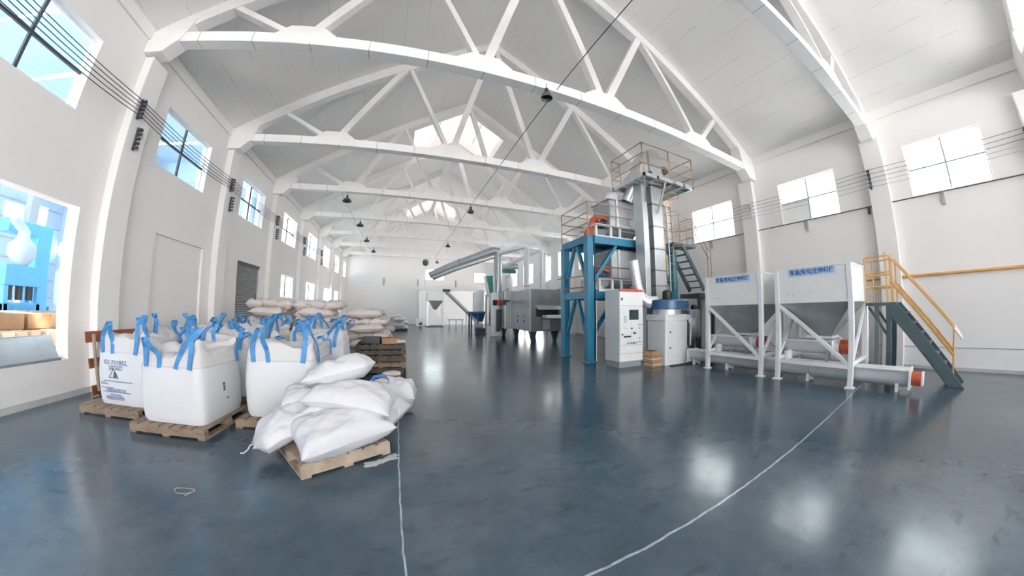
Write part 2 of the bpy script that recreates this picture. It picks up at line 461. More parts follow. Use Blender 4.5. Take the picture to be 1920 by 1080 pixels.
# two raised ridge vents over the openings: white curbs, corrugated lining, sheets made faintly translucent so the lid looks lit
for k, (a, b) in enumerate(SKY):
    r = empty('trim_%d' % (k + 1), (XM, (a+b)/2, ZR)); r['kind'] = 'structure'
    cb = MB()
    zl = ZE + SL * (XM - 2.55 - XL) + RO; zr = ZE + SL * (XR - (XM + 2.1)) + RO
    cb.box((XM - 2.62, a, zl - .27), (XM - 2.54, b, zl + .5)); cb.box((XM + 2.09, a, zr - .27), (XM + 2.17, b, zr + .3))
    for x in (XM - 1.25, XM - .05, XM + 1.0): cb.box((x, a, ZR + .25), (x + .1, b, ZR + .35))
    for yy in (a - .07, b + .01):
        cb.ext([(XM - 2.6, yy, zl - .1), (XM, yy, ZR + .2), (XM, yy, ZR + .60), (XM - 2.6, yy, zl + .3)], (0, .05, 0)); cb.ext([(XM, yy, ZR + .2), (XM + 2.15, yy, zr - .1), (XM + 2.15, yy, zr + .3), (XM, yy, ZR + .60)], (0, .05, 0))
    cb.build('curb', M['white'], r)
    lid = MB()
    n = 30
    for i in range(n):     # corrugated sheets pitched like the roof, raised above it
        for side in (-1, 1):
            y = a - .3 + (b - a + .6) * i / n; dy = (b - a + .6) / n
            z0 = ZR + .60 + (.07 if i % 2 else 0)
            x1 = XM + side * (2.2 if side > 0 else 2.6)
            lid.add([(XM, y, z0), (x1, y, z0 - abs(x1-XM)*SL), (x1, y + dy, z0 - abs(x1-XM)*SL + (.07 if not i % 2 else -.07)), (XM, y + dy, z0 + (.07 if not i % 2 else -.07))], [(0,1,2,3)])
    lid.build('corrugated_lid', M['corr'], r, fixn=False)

# pilasters
tn = 3
PIL = [-10.4, -6.45] + TY
for i, y in enumerate(PIL):
    for side, x in ((-1, XL), (1, XR)):
        if side < 0 and y == 1.45: continue
        p = MB(); s = -side
        if side < 0: y += .22
        p.box((x, y - .26, 0), (x + s * .20, y + .26, 6.3 if side < 0 else 6.05))
        o = p.build('trim_%d' % tn, M['wall'], bevel=.012); o['kind'] = 'structure'; tn += 1
# ring beam under the eaves and a low plinth line
for side, x in ((-1, XL), (1, XR)):
    p = MB(); p.box((x, Y0, 6.62), (x - side * .06, Y1, 6.95)); p.build('trim_%d' % tn, M['wall'])['kind'] = 'structure'; tn += 1
bb = MB(); bb.box((XL, Y0, 0), (XL + .012, LNICHE[0], .10)); bb.box((XL, LNICHE[1], 0), (XL + .012, LDOOR[0], .10)); bb.box((XL, LDOOR[1], 0), (XL + .012, Y1, .10))
bb.build('baseboard_left', M['concrete'])['kind'] = 'structure'
bb = MB(); bb.box((XR - .012, Y0, 0), (XR, Y1, .08)); bb.build('baseboard_right', M['concrete'])['kind'] = 'structure'

# windows
wi = 0
def window(axis, x, hole, out, frame_mat, mull, n_panes=(2, 2), inset=.12, blank=None, fw=.035, cross=.022):
    global wi
    wi += 1
    a, b, c, d = hole
    if axis == 'x':
        P = lambda u, v, w: (x + out * (inset + w), u, v)
    else:
        P = lambda u, v, w: (u, x + out * (inset + w), v)
    root = empty('window_%d' % wi, P((a+b)/2, c, 0)); root['kind'] = 'structure'
    def bx(mb, u0, u1, v0, v1, w0, w1): mb.box(P(u0, v0, w0), P(u1, v1, w1))
    f = MB()
    bx(f, a, b, c, c+fw, 0, .05); bx(f, a, b, d-fw, d, 0, .05); bx(f, a, a+fw, c+fw, d-fw, 0, .05); bx(f, b-fw, b, c+fw, d-fw, 0, .05)
    f.build('window_frame', M[frame_mat], root)
    nu, nv = n_panes
    m_ = MB()
    for i in range(1, nu): u = a + (b-a)*i/nu; bx(m_, u-cross, u+cross, c+fw, d-fw, -.005, .045)
    for j in range(1, nv): v = c + (d-c)*j/nv; bx(m_, a+fw, b-fw, v-cross, v+cross, -.008, .042)
    if m_.v: m_.build('mullion', M[mull], root)
    g = MB(); bx(g, a+fw, b-fw, c+fw, d-fw, .018, .024)
    g.build('pane', M['glass'], root)
    if blank:
        i, j = blank; pb = MB()
        bx(pb, a+(b-a)*i/nu, a+(b-a)*(i+1)/nu, c+(d-c)*j/nv, c+(d-c)*(j+1)/nv, .004, .014)
        pb.build('blanking_panel', M['hopper'], root)
    return root
for h in LW: window('x', XL, h, -1, 'white', 'dark', inset=.15)
for h in LLOW: window('x', XL, h, -1, 'white', 'dark', inset=.10, n_panes=(2, 1))
for i, h in enumerate(RW): window('x', XR, h, 1, 'white', 'midgrey', inset=.05, blank=(1, 0) if i == 4 else None, cross=.020)
for h in EW: window('y', Y1, h, 1, 'white', 'lightgrey', inset=.1, n_panes=(2, 1), cross=.012)

nb = MB(); nb.box((XL-WT, LNICHE[0]-.02, 0), (XL-.07, LNICHE[1]+.02, 3.1)); nb.build('trim_70', M['wall'])['kind'] = 'structure'
# roller shutter in the left wall, and a shallow bricked-up doorway beside it
d1 = empty('door_1', (XL - .1, 12, 0)); d1['kind'] = 'structure'
sh = MB(); nsl = 38
for i in range(nsl):
    z = i * 3.0 / nsl; dz = 3.0 / nsl
    sh.add([(XL-.12, LDOOR[0], z), (XL-.12, LDOOR[1], z), (XL-.09, LDOOR[1], z+dz*.5), (XL-.09, LDOOR[0], z+dz*.5), (XL-.12, LDOOR[1], z+dz), (XL-.12, LDOOR[0], z+dz)], [(0,1,2,3), (3,2,4,5)])
sh.build('shutter_curtain', M['shutter'], d1, fixn=False)
hd = MB(); hd.box((XL-.2, LDOOR[0], 2.98), (XL-.07, LDOOR[1], 3.08)); hd.build('shutter_header', M['dark'], d1)
gd = MB(); gd.box((XL-.14, LDOOR[0], 0), (XL-.05, LDOOR[0]+.05, 3.0)); gd.box((XL-.14, LDOOR[1]-.05, 0), (XL-.05, LDOOR[1], 3.0)); gd.build('guide_rail', M['lightgrey'], d1)

# ------------------------------------------------------------------ roof trusses
def truss(y, i):
    zl, zr = (6.72, 6.42) if i <= 2 else (6.62, 6.55)
    t = empty('roof_truss', (XM, y, 6.4))
    T = .26
    def tz(x): return zl + (zr - zl) * (x - XL) / (XR - XL)
    def rz(x): return ZE - .16 + SL * ((x - XL) if x < XM else (XR - x))
    b = MB(); b.bar((XL + .02, y, tz(XL)), (XR - .02, y, tz(XR)), T, .25); b.build('tie_beam', M['tie'], t, bevel=.012)
    for s, x in ((1, XL), (-1, XR)):
        b = MB(); b.bar((x + s*.05, y, rz(x) + .02), (XM, y, rz(XM)), T, .32, up=(0, 0, 1)); b.build('rafter', M['truss'], t, bevel=.012)
        b = MB(); zb = tz(x)
        b.ext([(x, y - .17, zb - .40), (x + s*.42, y - .17, zb - .40), (x + s*.72, y - .17, zb - .12), (x + s*.95, y - .17, rz(x) + .5), (x, y - .17, rz(x) + .12)], (0, .34, 0))
        b.build('haunch', M['truss'], t, bevel=.015)
    bot = [-2.35, 1.30, 4.35, 7.85]; top = [-4.15, -.35, XM, 6.0, 9.1]
    w = [(top[0], bot[0], .13), (bot[0], top[1], .2), (top[1], bot[1], .13), (bot[1], top[2], .2), (top[2], bot[2], .2), (bot[2], top[3], .2), (top[3], bot[3], .13), (bot[3], top[4], .16)]
    for a, c, wd in w:
        za, zc = (rz(a), tz(c)) if a in top else (tz(a), rz(c))
        b = MB(); b.bar((a, y, za), (c, y, zc), .2, wd); b.build('strut', M['truss'], t, bevel=.01)
    for x in bot:
        g = MB(); z = tz(x)
        g.ext([(x-.62, y-.14, z-.1), (x+.62, y-.14, z-.1), (x+.62, y-.14, z+.12), (x+.32, y-.14, z+.34), (x-.32, y-.14, z+.34), (x-.62, y-.14, z+.12)], (0, .28, 0))
        g.build('gusset', M['truss'], t, bevel=.01)
    return t
TL = ['roof truss showing only its wall end, above the nearest bright window',
      'roof truss cut off by the top edge, ending above the yellow stair platform',
      'largest white roof truss, its tie beam crossing above the bulk bags and the tower',
      'second largest white roof truss, crossing from beside the tower top to before the roller shutter',
      'white roof truss carrying the nearest side lamp, in front of the first ridge opening',
      'white roof truss just past the first ridge opening, second side lamp on it',
      'white roof truss with the third side lamp on it',
      'white roof truss before the far ridge opening, with the farthest side lamp',
      'farthest white roof truss, closest to the end wall']
for i, y in enumerate(TY):
    t = truss(y, i); tag(t, TL[i], 'roof truss', 'white roof trusses along the hall')

def text_mesh(name, body, size, m, parent, loc, ux, uy, depth=.002, align='CENTER', bold=0, wscale=1):
    """lettering as a mesh; ux, uy are the reading and upward directions"""
    cu = bpy.data.curves.new('t', 'FONT'); cu.body = body; cu.size = size; cu.align_x = align; cu.align_y = 'CENTER'; cu.extrude = depth; cu.offset = bold
    to = bpy.data.objects.new('t', cu); COL.objects.link(to)
    bpy.context.view_layer.update()
    me = bpy.data.meshes.new_from_object(to.evaluated_get(bpy.context.evaluated_depsgraph_get()))
    vs = [v.co.copy() for v in me.vertices]; fs = [tuple(p.vertices) for p in me.polygons]
    bpy.data.objects.remove(to); bpy.data.curves.remove(cu); bpy.data.meshes.remove(me)
    ux = Vector(ux).normalized(); uy = Vector(uy).normalized(); uz = ux.cross(uy); loc = Vector(loc)
    mb = MB(); mb.add([loc + ux * v.x * wscale + uy * v.y + uz * v.z for v in vs], fs)
    return mb.build(name, m, parent, fixn=False)

# ------------------------------------------------------------------ two weighing hoppers with their feeders
def hopper(ya, yb, label):
    """ya far post, yb near post"""
    x0, x1 = 7.55, 8.85; zt, zc = 2.45, 1.69
    t = empty('weighing_hopper', ((x0+x1)/2, (ya+yb)/2, 0), label=label, cat='hopper', group='white weighing hoppers with blue lettering')
    L = .10
    for x in (x0 + L/2, x1 - L/2):
        for y in (ya - L/2, yb + L/2):
            p = MB(); p.box((x-L/2, y-L/2, .03), (x+L/2, y+L/2, zt - .01)); p.box((x-.09, y-.09, 0), (x+.09, y+.09, .03))
            p.build('leg', M['white'], t, bevel=.006)
    b = MB(); q = .018
    b.box((x0+q, yb+q, zc), (x0+q+.02, ya-q, zt)); b.box((x1-q-.02, yb+q, zc), (x1-q, ya-q, zt))
    b.box((x0+q, yb+q, zc), (x1-q, yb+q+.02, zt)); b.box((x0+q, ya-q-.02, zc), (x1-q, ya-q, zt))
    b.box((x0-.005, yb-.005, zt-.03), (x0+.05, ya+.005, zt)); b.box((x1-.05, yb-.005, zt-.03), (x1+.005, ya+.005, zt))
    b.box((x0, yb-.005, zt-.03), (x1, yb+.05, zt)); b.box((x0, ya-.05, zt-.03), (x1, ya+.005, zt))
    b.build('bin_body', M['hopper'], t)
    c = MB(); a = (x0+.03, yb+.03, x1-.03, ya-.03); d = (8.0, (ya+yb)/2 - .26, 8.36, (ya+yb)/2 + .22)
    c.add([(a[0],a[1],zc),(a[2],a[1],zc),(a[2],a[3],zc),(a[0],a[3],zc),(d[0],d[1],.98),(d[2],d[1],.98),(d[2],d[3],.98),(d[0],d[3],.98)],
          [(0,1,5,4),(1,2,6,5),(2,3,7,6),(3,0,4,7),(4,5,6,7)])
    c.build('cone', M['cone'], t)
    cf = MB(); cf.box((d[0]-.05, d[1]-.05, .93), (d[2]+.05, d[3]+.05, .975)); cf.build('outlet_flange', M['white'], t, bevel=.004)
    for x in (x0 + .04, x1 - .04):
        r = MB(); r.bar((x, ya-.08, .42), (x, yb+.08, .42), .07, .08); r.build('lower_rail', M['white'], t, bevel=.004)
        r = MB(); r.bar((x, ya-.09, 1.64), (x, yb+.10, .46), .06, .075); r.build('brace', M['white'], t, bevel=.004)
    for y in (ya - .04, yb + .04):
        r = MB(); r.bar((x0+.08, y, .49), (x1-.08, y, .49), .07, .08); r.build('lower_rail', M['white'], t, bevel=.004)
        r = MB(); r.bar((x0+.09, y, .52), (x1-.10, y, 1.60), .055, .07); r.build('brace', M['white'], t, bevel=.004)
    ym = (ya + yb) / 2 - .02
    s = MB(); s.box((x0 + .006, ym - .50, 2.255), (x0 + .017, ym + .50, 2.415)); sg = s.build('sign', M['hopsign'], t)
    text_mesh('lettering', '常温(常州)生物科技', .118, M['hopink'], sg, (x0 + .003, ym, 2.335), (0, -1, 0), (0, 0, 1), bold=.003, wscale=.93)
    n = MB()
    for i, w in enumerate((.05, .03, .06)): n.box((x0+.012, ya - .26 - i*.07, 1.86), (x0+.017, ya - .26 - i*.07 - w, 1.885))
    n.build('stencil_mark', M['lightgrey'], t)
    # feeder: a trough under the outlet with its gear motor at the near end
    f = empty('feeder_trough', (8.15, (ya+yb)/2, .6), label='short white screw feeder trough under the cone of the ' + ('near' if yb < 2 else 'far') + ' lettered hopper', cat='feeder', group='screw feeders under the hoppers')
    g = MB(); ty0, ty1 = ya + .12, yb + .55
    prof = [(7.98, .86), (7.98, .72), (8.03, .63), (8.15, .585), (8.27, .63), (8.32, .72), (8.32, .86)]
    g.ext([(x, ty1, z) for x, z in prof], (0, ty0-ty1, 0)); g.build('trough', M['lightgrey'], f, smooth=True)
    g = MB(); g.box((7.94, ty1, .855), (8.36, ty0, .885)); g.box((7.94, ty1-.02, .58), (8.36, ty1, .89)); g.build('cover', M['white'], f, bevel=.004)
    g = MB(); g.cyl((8.15, ty1-.02, .73), (8.15, ty1-.14, .73), .12, 24); g.build('bearing_housing', M['white'], f, smooth=True)
    g = MB(); g.cyl((8.15, ty1-.14, .73), (8.15, ty1-.34, .73), .135, 24); g.box((8.05, ty1-.32, .80), (8.30, ty1-.16, .90))
    g.build('gear_motor', M['orange'], f, smooth=True, bevel=.006)
    g = MB(); g.lathe([(.075,0),(.075,.05),(.095,.06),(.095,.17),(.11,.175),(.11,.20),(.07,.205),(.07,.235)], (8.0, ya-.13, .40), 20); g.cyl((8.0, ya-.13, .43), (7.87, ya-.13, .43), .035, 12)
    g.build('outlet_valve', M['white'], f, smooth=True)
    for yy in (ty0 - .1, ty1 + .12):
        for xx in (8.02, 8.28):
            g = MB(); g.bar((xx, yy, .63), (xx, yy, .425), .04, .04); g.build('support', M['midgrey'], f)
    return t
hopper(5.32, 3.70, 'white lettered hopper on braced legs, the farther one next to the tower stairs')
hopper(3.38, 1.72, 'white lettered hopper on braced legs, the nearer one beside the yellow railed landing')

# the long screw conveyor lying on the floor under both hoppers
t = empty('screw_conveyor', (7.95, 3.3, 0), label='long white screw conveyor trough lying on the floor beneath both hoppers', cat='conveyor')
g = MB(); prof = [(7.78,.40),(7.78,.24),(7.83,.14),(7.96,.085),(8.09,.14),(8.14,.24),(8.14,.40)]
for a, b in ((6.05, 4.85), (4.84, 2.70), (2.69, .74)): g.ext([(x, b, z) for x, z in prof], (0, a-b, 0))
g.build('trough', M['lightgrey'], t, smooth=True)
g = MB()
for a, b in ((6.05, 4.85), (4.84, 2.70), (2.69, .74)): g.box((7.74, b+.005, .40), (8.18, a-.005, .425))
g.build('cover', M['white'], t, bevel=.003)
for y in (.73, 6.06):
    g = MB(); g.box((7.72, y-.02, .07), (8.20, y+.02, .44)); g.build('end_plate', M['white'], t, bevel=.004)
for y in (.95, 2.72, 4.82, 5.9):
    g = MB(); g.ext([(7.80, y-.03, 0), (7.80, y-.03, .16), (7.86, y-.03, .12), (8.06, y-.03, .12), (8.12, y-.03, .16), (8.12, y-.03, 0), (8.06, y-.03, 0), (8.06, y-.03, .04), (7.86, y-.03, .04), (7.86, y-.03, 0)], (0, .06, 0)); g.build('foot', M['white'], t)
g = MB(); g.cyl((7.96, .71, .25), (7.96, .54, .25), .13, 24); g.build('gear_motor', M['orange'], t, smooth=True, bevel=.006)
g = MB(); g.box((7.85, .50, .14), (8.08, .54, .38)); g.build('motor_cover', M['hopper'], t, bevel=.01)
for i, (y, z) in enumerate(((5.15, 0), (3.3, 0))): pass

# ------------------------------------------------------------------ stair and landing with yellow rails
t = empty('access_stair', (9.25, .8, 0), label='dark steel stair and landing with yellow handrails, serving the near hopper', cat='stair')
xa, xb = 8.74, 9.62
for x in (xa, xb):
    g = MB(); g.ext([(x-.03, 1.22, 1.65), (x-.03, 1.10, 1.65), (x-.03, -.19, 0), (x-.03, .10, 0), (x-.03, 1.22, 1.38)], (.06, 0, 0)); g.build('stringer', M['darkgreen'], t, bevel=.004)
for i in range(7):
    f_ = (i+1)/8; g = MB(); y = -.05 + (1.15+.05)*f_; z = 1.65*f_
    g.box((xa, y-.10, z-.03), (xb, y+.12, z)); g.build('tread', M['darkgreen'], t)
g = MB(); g.box((xa-.05, 1.15, 1.58), (xb+.05, 1.70, 1.65)); g.build('landing_deck', M['darkgreen'], t, bevel=.004)
for x in (xa+.02, xb-.02):
    g = MB(); g.box((x-.05, 1.20, 0), (x+.05, 1.30, 1.58)); g.build('post', M['darkgreen'], t, bevel=.004)
    g = MB(); g.bar((x, 1.27, .95), (x, 1.66, 1.56), .05, .05); g.build('knee_brace', M['darkgreen'], t)
g = MB(); g.box((9.55, 1.58, 0), (9.65, 1.68, 1.58)); g.build('post', M['midgrey'], t)
r_ = .017
def rail(name, pts, m, r=r_):
    g = MB(); g.tube(pts, r, 8); return g.build(name, M[m], t, smooth=True)
for x in (xa, xb):
    for z in (2.62, 2.53, 2.28, 2.22, 1.98):
        if x == xb and z in (2.53, 2.28, 2.22): continue
        rail('handrail', [(x, 1.69, z), (x, 1.20, z)], 'yellow')
    rail('handrail', [(x, 1.20, 2.62), (x, .02, 1.12)], 'yellow')
    rail('handrail_end', [(x, .02, 1.12), (x, -.12, .92)], 'white', .022)
    rail('mid_rail', [(x, 1.20, 2.12), (x, .02, .62)], 'yellow')
    rail('mid_rail', [(x, 1.20, 2.06), (x, .02, .57)], 'yellow', .013)
    for y in (1.69, 1.26, 1.17): rail('baluster', [(x, y, 1.65), (x, y, 2.62 + (.08 if y == 1.26 else 0))], 'yellow')
    rail('baluster', [(x, .03, .20), (x, .03, 1.12)], 'yellow')

# ------------------------------------------------------------------ control cabinet
def cabinet_parts():
    x0, x1, y0, y1 = 5.58, 6.44, 6.62, 7.25
    t = empty('control_cabinet', (6.0, 6.93, 0), label='tall light grey control cabinet with screen and red top strip', cat='cabinet')
    g = MB(); g.box((x0+.02, y0+.03, 0), (x1-.02, y1-.02, .16)); g.build('plinth', M['midgrey'], t, bevel=.004)
    g = MB(); g.box((x0, y0, .16), (x1, y1, 2.16)); g.build('body', M['lightgrey'], t, bevel=.008)
    f = y0
    g = MB(); g.box((x0+.01, f-.02, 1.72), (x1-.01, f, 2.10)); dr = g.build('upper_door', M['hopper'], t, bevel=.004)
    g = MB(); g.box((x0+.06, f-.035, 1.86), (x0+.10, f-.02, 1.93)); g.build('lock', M['black'], dr)
    g = MB(); g.box((x0+.01, f-.02, .62), (x1-.01, f, 1.70)); dr = g.build('instrument_door', M['white'], t, bevel=.004)
    g = MB(); g.box((x0+.34, f-.03, 1.32), (x0+.68, f-.02, 1.60)); g.build('screen_bezel', M['black'], dr, bevel=.003)
    g = MB(); g.box((x0+.36, f-.033, 1.34), (x0+.66, f-.03, 1.58)); g.build('screen', M['screen'], dr)
    g = MB()
    for k in range(7): g.box((x0+.14, f-.024, 1.24+k*.028), (x0+.24, f-.02, 1.255+k*.028))
    g.build('vent_slots', M['midgrey'], dr)
    for dx, z in ((.42,1.08),(.16,.86),(.20,.86),(.26,.86),(.31,.86),(.36,.86),(.50,.95),(.55,.95),(.08,.92)):
        g = MB(); g.cyl((x0+dx, f-.02, z), (x0+dx, f-.045, z), .022, 12); g.build('selector_knob', M['black'], dr)
    for dx, z in ((.70,1.18),(.77,1.18),(.72,1.08),(.72,.80),(.70,.70),(.77,.70)):
        g = MB(); g.cyl((x0+dx, f-.02, z), (x0+dx, f-.035, z), .018, 12); g.build('push_button', M['green'], dr)
    g = MB()
    for a, b, c, d in ((.42,1.31,.42,1.10),(.42,.98,.42,.62+.12),(.13,1.12,.20,1.12),(.14,1.08,.33,1.08),(.44,1.0,.60,1.0),(.34,.80,.34,.72),(.40,.70,.40,.66)):
        g.box((x0+a-.003, f-.022, min(b,d)-.004), (x0+c+.003, f-.02, max(b,d)+.004))
    g.build('flow_diagram', M['midgrey'], dr)
    text_mesh('lettering', '常 温 生物科 技', .055, M['inkdark'], dr, (x0+.44, f-.022, .665), (1, 0, 0), (0, 0, 1), bold=.002)
    g = MB(); g.box((x0+.01, f-.02, .40), (x1-.01, f, .60)); g.build('lower_panel', M['hopper'], t, bevel=.004)
    g = MB(); g.box((x0+.01, f-.02, .18), (x1-.01, f, .38)); g.build('lower_panel', M['hopper'], t, bevel=.004)
    g = MB(); g.box((x0+.0, f-.025, 2.11), (x1, f+.01, 2.17)); g.build('top_strip', M['red'], t)
    g = MB(); g.lathe([(.035,0),(.035,.09),(.03,.10)], (x1-.25, f+.15, 2.16), 14); g.build('warning_lamp', M['red'], t, smooth=True)
    g = MB(); g.box((x0+.3, f+.2, 2.16), (x1-.3, f+.45, 2.20)); g.build('lifting_frame', M['midgrey'], t)
cabinet_parts()

# ------------------------------------------------------------------ white pulse cabinet with the dark blue fan on top
t = empty('dust_collector', (7.4, 6.7, 0), label='white metal dust collector cabinet with a dark blue fan housing on top', cat='machine')
x0, x1, y0, y1 = 6.98, 7.95, 6.26, 6.97
g = MB(); g.box((x0, y0, .04), (x1, y1, 1.28)); g.build('body', M['white'], t, bevel=.01)
g = MB(); g.box((x0-.02, y0-.02, 0), (x1+.02, y1, .05)); g.build('base_frame', M['hopper'], t)
g = MB(); g.box((x0+.13, y0-.025, .25), (x1-.03, y0, 1.20)); dr = g.build('door', M['white'], t, bevel=.012)
for z in (.50, .95):
    g = MB(); g.cyl((x0+.17, y0-.025, z), (x0+.17, y0-.05, z), .022, 12); g.build('door_knob', M['black'], dr)
g = MB(); g.box((x0+.13, y0-.02, .08), (x1-.05, y0, .22)); g.build('ash_door', M['white'], t, bevel=.01)
g = MB(); g.box((x0-.04, y0-.04, 1.28), (x1-.05, y1, 1.46)); g.build('top_housing', M['hopper'], t, bevel=.008)
g = MB(); g.box((x1-.20, y0-.05, 1.28), (x1+.12, y0+.35, 1.44)); g.build('air_tank', M['white'], t, bevel=.02)
g = MB(); g.tube([(x1+.08, y0-.02, 1.40), (x1+.14, y0-.03, 1.20), (x1+.12, y0-.02, .5)], .025, 10); g.lathe([(.05,-.06),(.07,-.03),(.07,.05),(.05,.08)], (x1+.12, y0-.03, 1.25), 14); g.build('air_valve', M['white'], t, smooth=True)
g = MB(); g.lathe([(.42,0),(.42,.14),(.44,.15)], (7.38, 6.56, 1.46), 30); g.build('fan_collar', M['galv'], t, smooth=True)
g = MB(); g.lathe([(.50,.15),(.50,.40),(.46,.43),(.1,.43)], (7.38, 6.56, 1.46), 32); g.box((7.38, 6.20, 1.62), (7.98, 6.56, 1.86)); g.build('fan_housing', M['darkblue'], t, smooth=True, bevel=.01)
g = MB(); g.lathe([(.14,0),(.15,.04),(.15,.24),(.10,.29)], (7.42, 6.56, 1.89), 20); g.build('fan_motor', M['black'], t, smooth=True)

# strapped cartons on the floor between the two cabinets
for k, (z, ro) in enumerate(((0, .05), (.155, -.03))):
    t = empty('carton', (6.62, 6.38, z), ro, ['strapped brown carton on the floor between the grey and white cabinets, under another', 'strapped brown carton lying on top of the other, between the two cabinets'][k], 'carton', 'cartons between the cabinets')
    g = MB(); g.box((-.20, -.16, 0), (.20, .16, .15)); g.build('box', M['carton'], t, local=True, bevel=.004)
    for x in (0,):
        g = MB(); g.box((-.203, -.163, .066), (.203, .163, .082)); g.build('strapping_band', M['hopper'], t, local=True)
t = empty('carton', (6.66, 6.46, .31), .12, 'open dark brown carton, topmost between the grey cabinet and the white one', 'carton', 'cartons between the cabinets')
g = MB(); g.box((-.17, -.14, 0), (.17, .14, .12)); g.build('box', M['carton'], t, local=True, bevel=.004)
g = MB(); g.box((-.17, -.14, .118), (.0, .14, .135)); g.build('flap', M['wooddark'], t, local=True)

# ------------------------------------------------------------------ mixing tower: blue frame
t = empty('steel_tower', (6.9, 8.6, 0), label='tall blue steel tower frame on two levels with a brown railed deck', cat='tower')
TX0, TX1, TY0, TY1 = 5.28, 9.25, 7.66, 9.30
for x in (TX0+.11, TX1-.11):
    for y in (TY0+.11, TY1-.11):
        g = MB(); g.box((x-.11, y-.11, .02), (x+.11, y+.11, 3.72)); g.box((x-.16, y-.16, 0), (x+.16, y+.16, .03)); g.build('post', M['blue'], t, bevel=.008)
for z0, z1 in ((1.93, 2.16), (3.66, 3.90)):
    for y in (TY0+.11, TY1-.11):
        g = MB(); g.box((TX0+.03, y-.09, z0+.004), (TX1-.03, y+.09, z1-.004)); g.build('beam', M['blue'], t, bevel=.006)
    for x in (TX0+.11, TX1-.11, 7.0):
        g = MB(); g.box((x-.085, TY0+.03, z0+.01), (x+.085, TY1-.03, z1-.01)); g.build('beam', M['blue'], t, bevel=.006)
    g = MB(); g.box((TX0+.05, TY0+.05, z1-.02), (TX1-.05, TY1-.05, z1+.01)); g.build('deck_plate', M['darkgreen'], t)
xm = TX0 + .11
for za, zb in ((.75, 1.93), (2.5, 3.66)):
    for y, s in ((TY0+.22, 1), (TY1-.22, -1)):
        g = MB(); g.bar((xm, y, za), (xm, y + s*.52, zb), .10, .10); g.build('brace', M['blue'], t, bevel=.005)
for za, zb, xx in ((2.45, 3.66, .95), (.8, 1.93, .8)):
    g = MB(); g.bar((TX0+.22, TY0+.11, za), (TX0+.22+xx, TY0+.11, zb), .10, .10); g.build('brace', M['blue'], t, bevel=.005)
    g = MB(); g.bar((TX1-.22, TY0+.11, za), (TX1-.22-.9, TY0+.11, zb), .10, .10); g.build('brace', M['blue'], t, bevel=.005)
g = MB(); g.box((TX0+.235, TY0-.02, .05), (TX0+.26, TY0+.02, 3.9)); g.build('cable_conduit', M['black'], t)
g = MB(); g.box((TX0+.27, TY0-.02, .05), (TX0+.30, TY0+.0, 1.9)); g.build('cable_conduit', M['white'], t)
def rr_(pts, m='rust', r=.016, name='handrail', par=None):
    g = MB(); g.tube(pts, r, 8); return g.build(name, M[m], par or t, smooth=True)
for z in (4.98, 4.62, 4.28):
    rr_([(TX0+.05, TY1, z), (TX0+.05, TY0+.03, z)]); rr_([(TX0+.05, TY0+.03, z), (TX1-2.1, TY0+.03, z)]); rr_([(TX0+.05, TY1, z), (TX0+1.3, TY1, z)])
for x, y in ((TX0+.05, TY1), (TX0+.05, TY0+.03), (TX0+1.3, TY1)): rr_([(x, y, 3.9), (x, y, 4.98)], name='baluster')
for z in (2.60, 2.95):
    rr_([(TX0+.3, TY0+.1, z), (TX1-1.9, TY0+.1, z)]); rr_([(TX0-.15, TY1, z-.3), (TX0+.02, TY0+.25, z-.3)])
# stair tower landing at the side, rails
g = MB(); g.box((8.75, 7.35, 3.86), (10.0, 7.95, 3.96)); g.build('landing', M['darkgreen'], t, bevel=.005)
for z in (5.0, 4.6, 4.25):
    rr_([(9.15, 7.38, z), (9.92, 7.38, z)]); rr_([(9.92, 7.38, z), (9.92, 7.95, z)])
for x, y in ((9.15, 7.38), (9.55, 7.38), (9.92, 7.38), (9.92, 7.95)): rr_([(x, y, 3.96), (x, y, 5.0)], name='baluster')

# dark stair going down to the back from the side landing
t = empty('tower_stair', (10.3, 7.6, 0), label='dark open-tread stair climbing to the side landing of the blue tower', cat='stair')
S0, S1 = (9.15, 4.0), (10.32, 2.30)
for y in (7.30, 7.95):
    w_ = .0 if y < 7.5 else .62
    g = MB(); g.bar((S0[0]+w_*.0+.0, y, S0[1]-.1), (S1[0], y, S1[1]), .05, .16, up=(0, 0, 1)); g.build('stringer', M['darkgreen'], t, bevel=.004)
for i in range(7):
    f_ = (i+.6)/7.3; x = S0[0] + (S1[0]-S0[0])*f_; z = S0[1]-.05 + (S1[1]-S0[1])*f_
    g = MB(); g.box((x-.09, 7.30, z-.02), (x+.09, 7.95, z+.015)); g.build('tread', M['darkgreen'], t)
g = MB(); g.box((9.9, 7.2, 2.02), (11.0, 8.1, 2.18)); g.build('lower_landing', M['dark'], t)
for x, y in ((10.0, 7.3), (10.85, 7.3)):
    g = MB(); g.box((x-.05, y-.05, 0), (x+.05, y+.05, 2.02)); g.build('post', M['dark'], t)
for y in (7.30,):
    for dz in (.9, .5):
        rr_([(9.95, y, 4.0+dz*.8), (10.62, y, 3.2+dz*.8), (10.85, y, 3.15+dz*.7)], par=t)
    rr_([(10.85, y, 2.2), (10.85, y, 4.2)], par=t, name='baluster'); rr_([(10.62, y, 2.2), (10.62, y, 3.9)], par=t, name='baluster')
t_tower = t

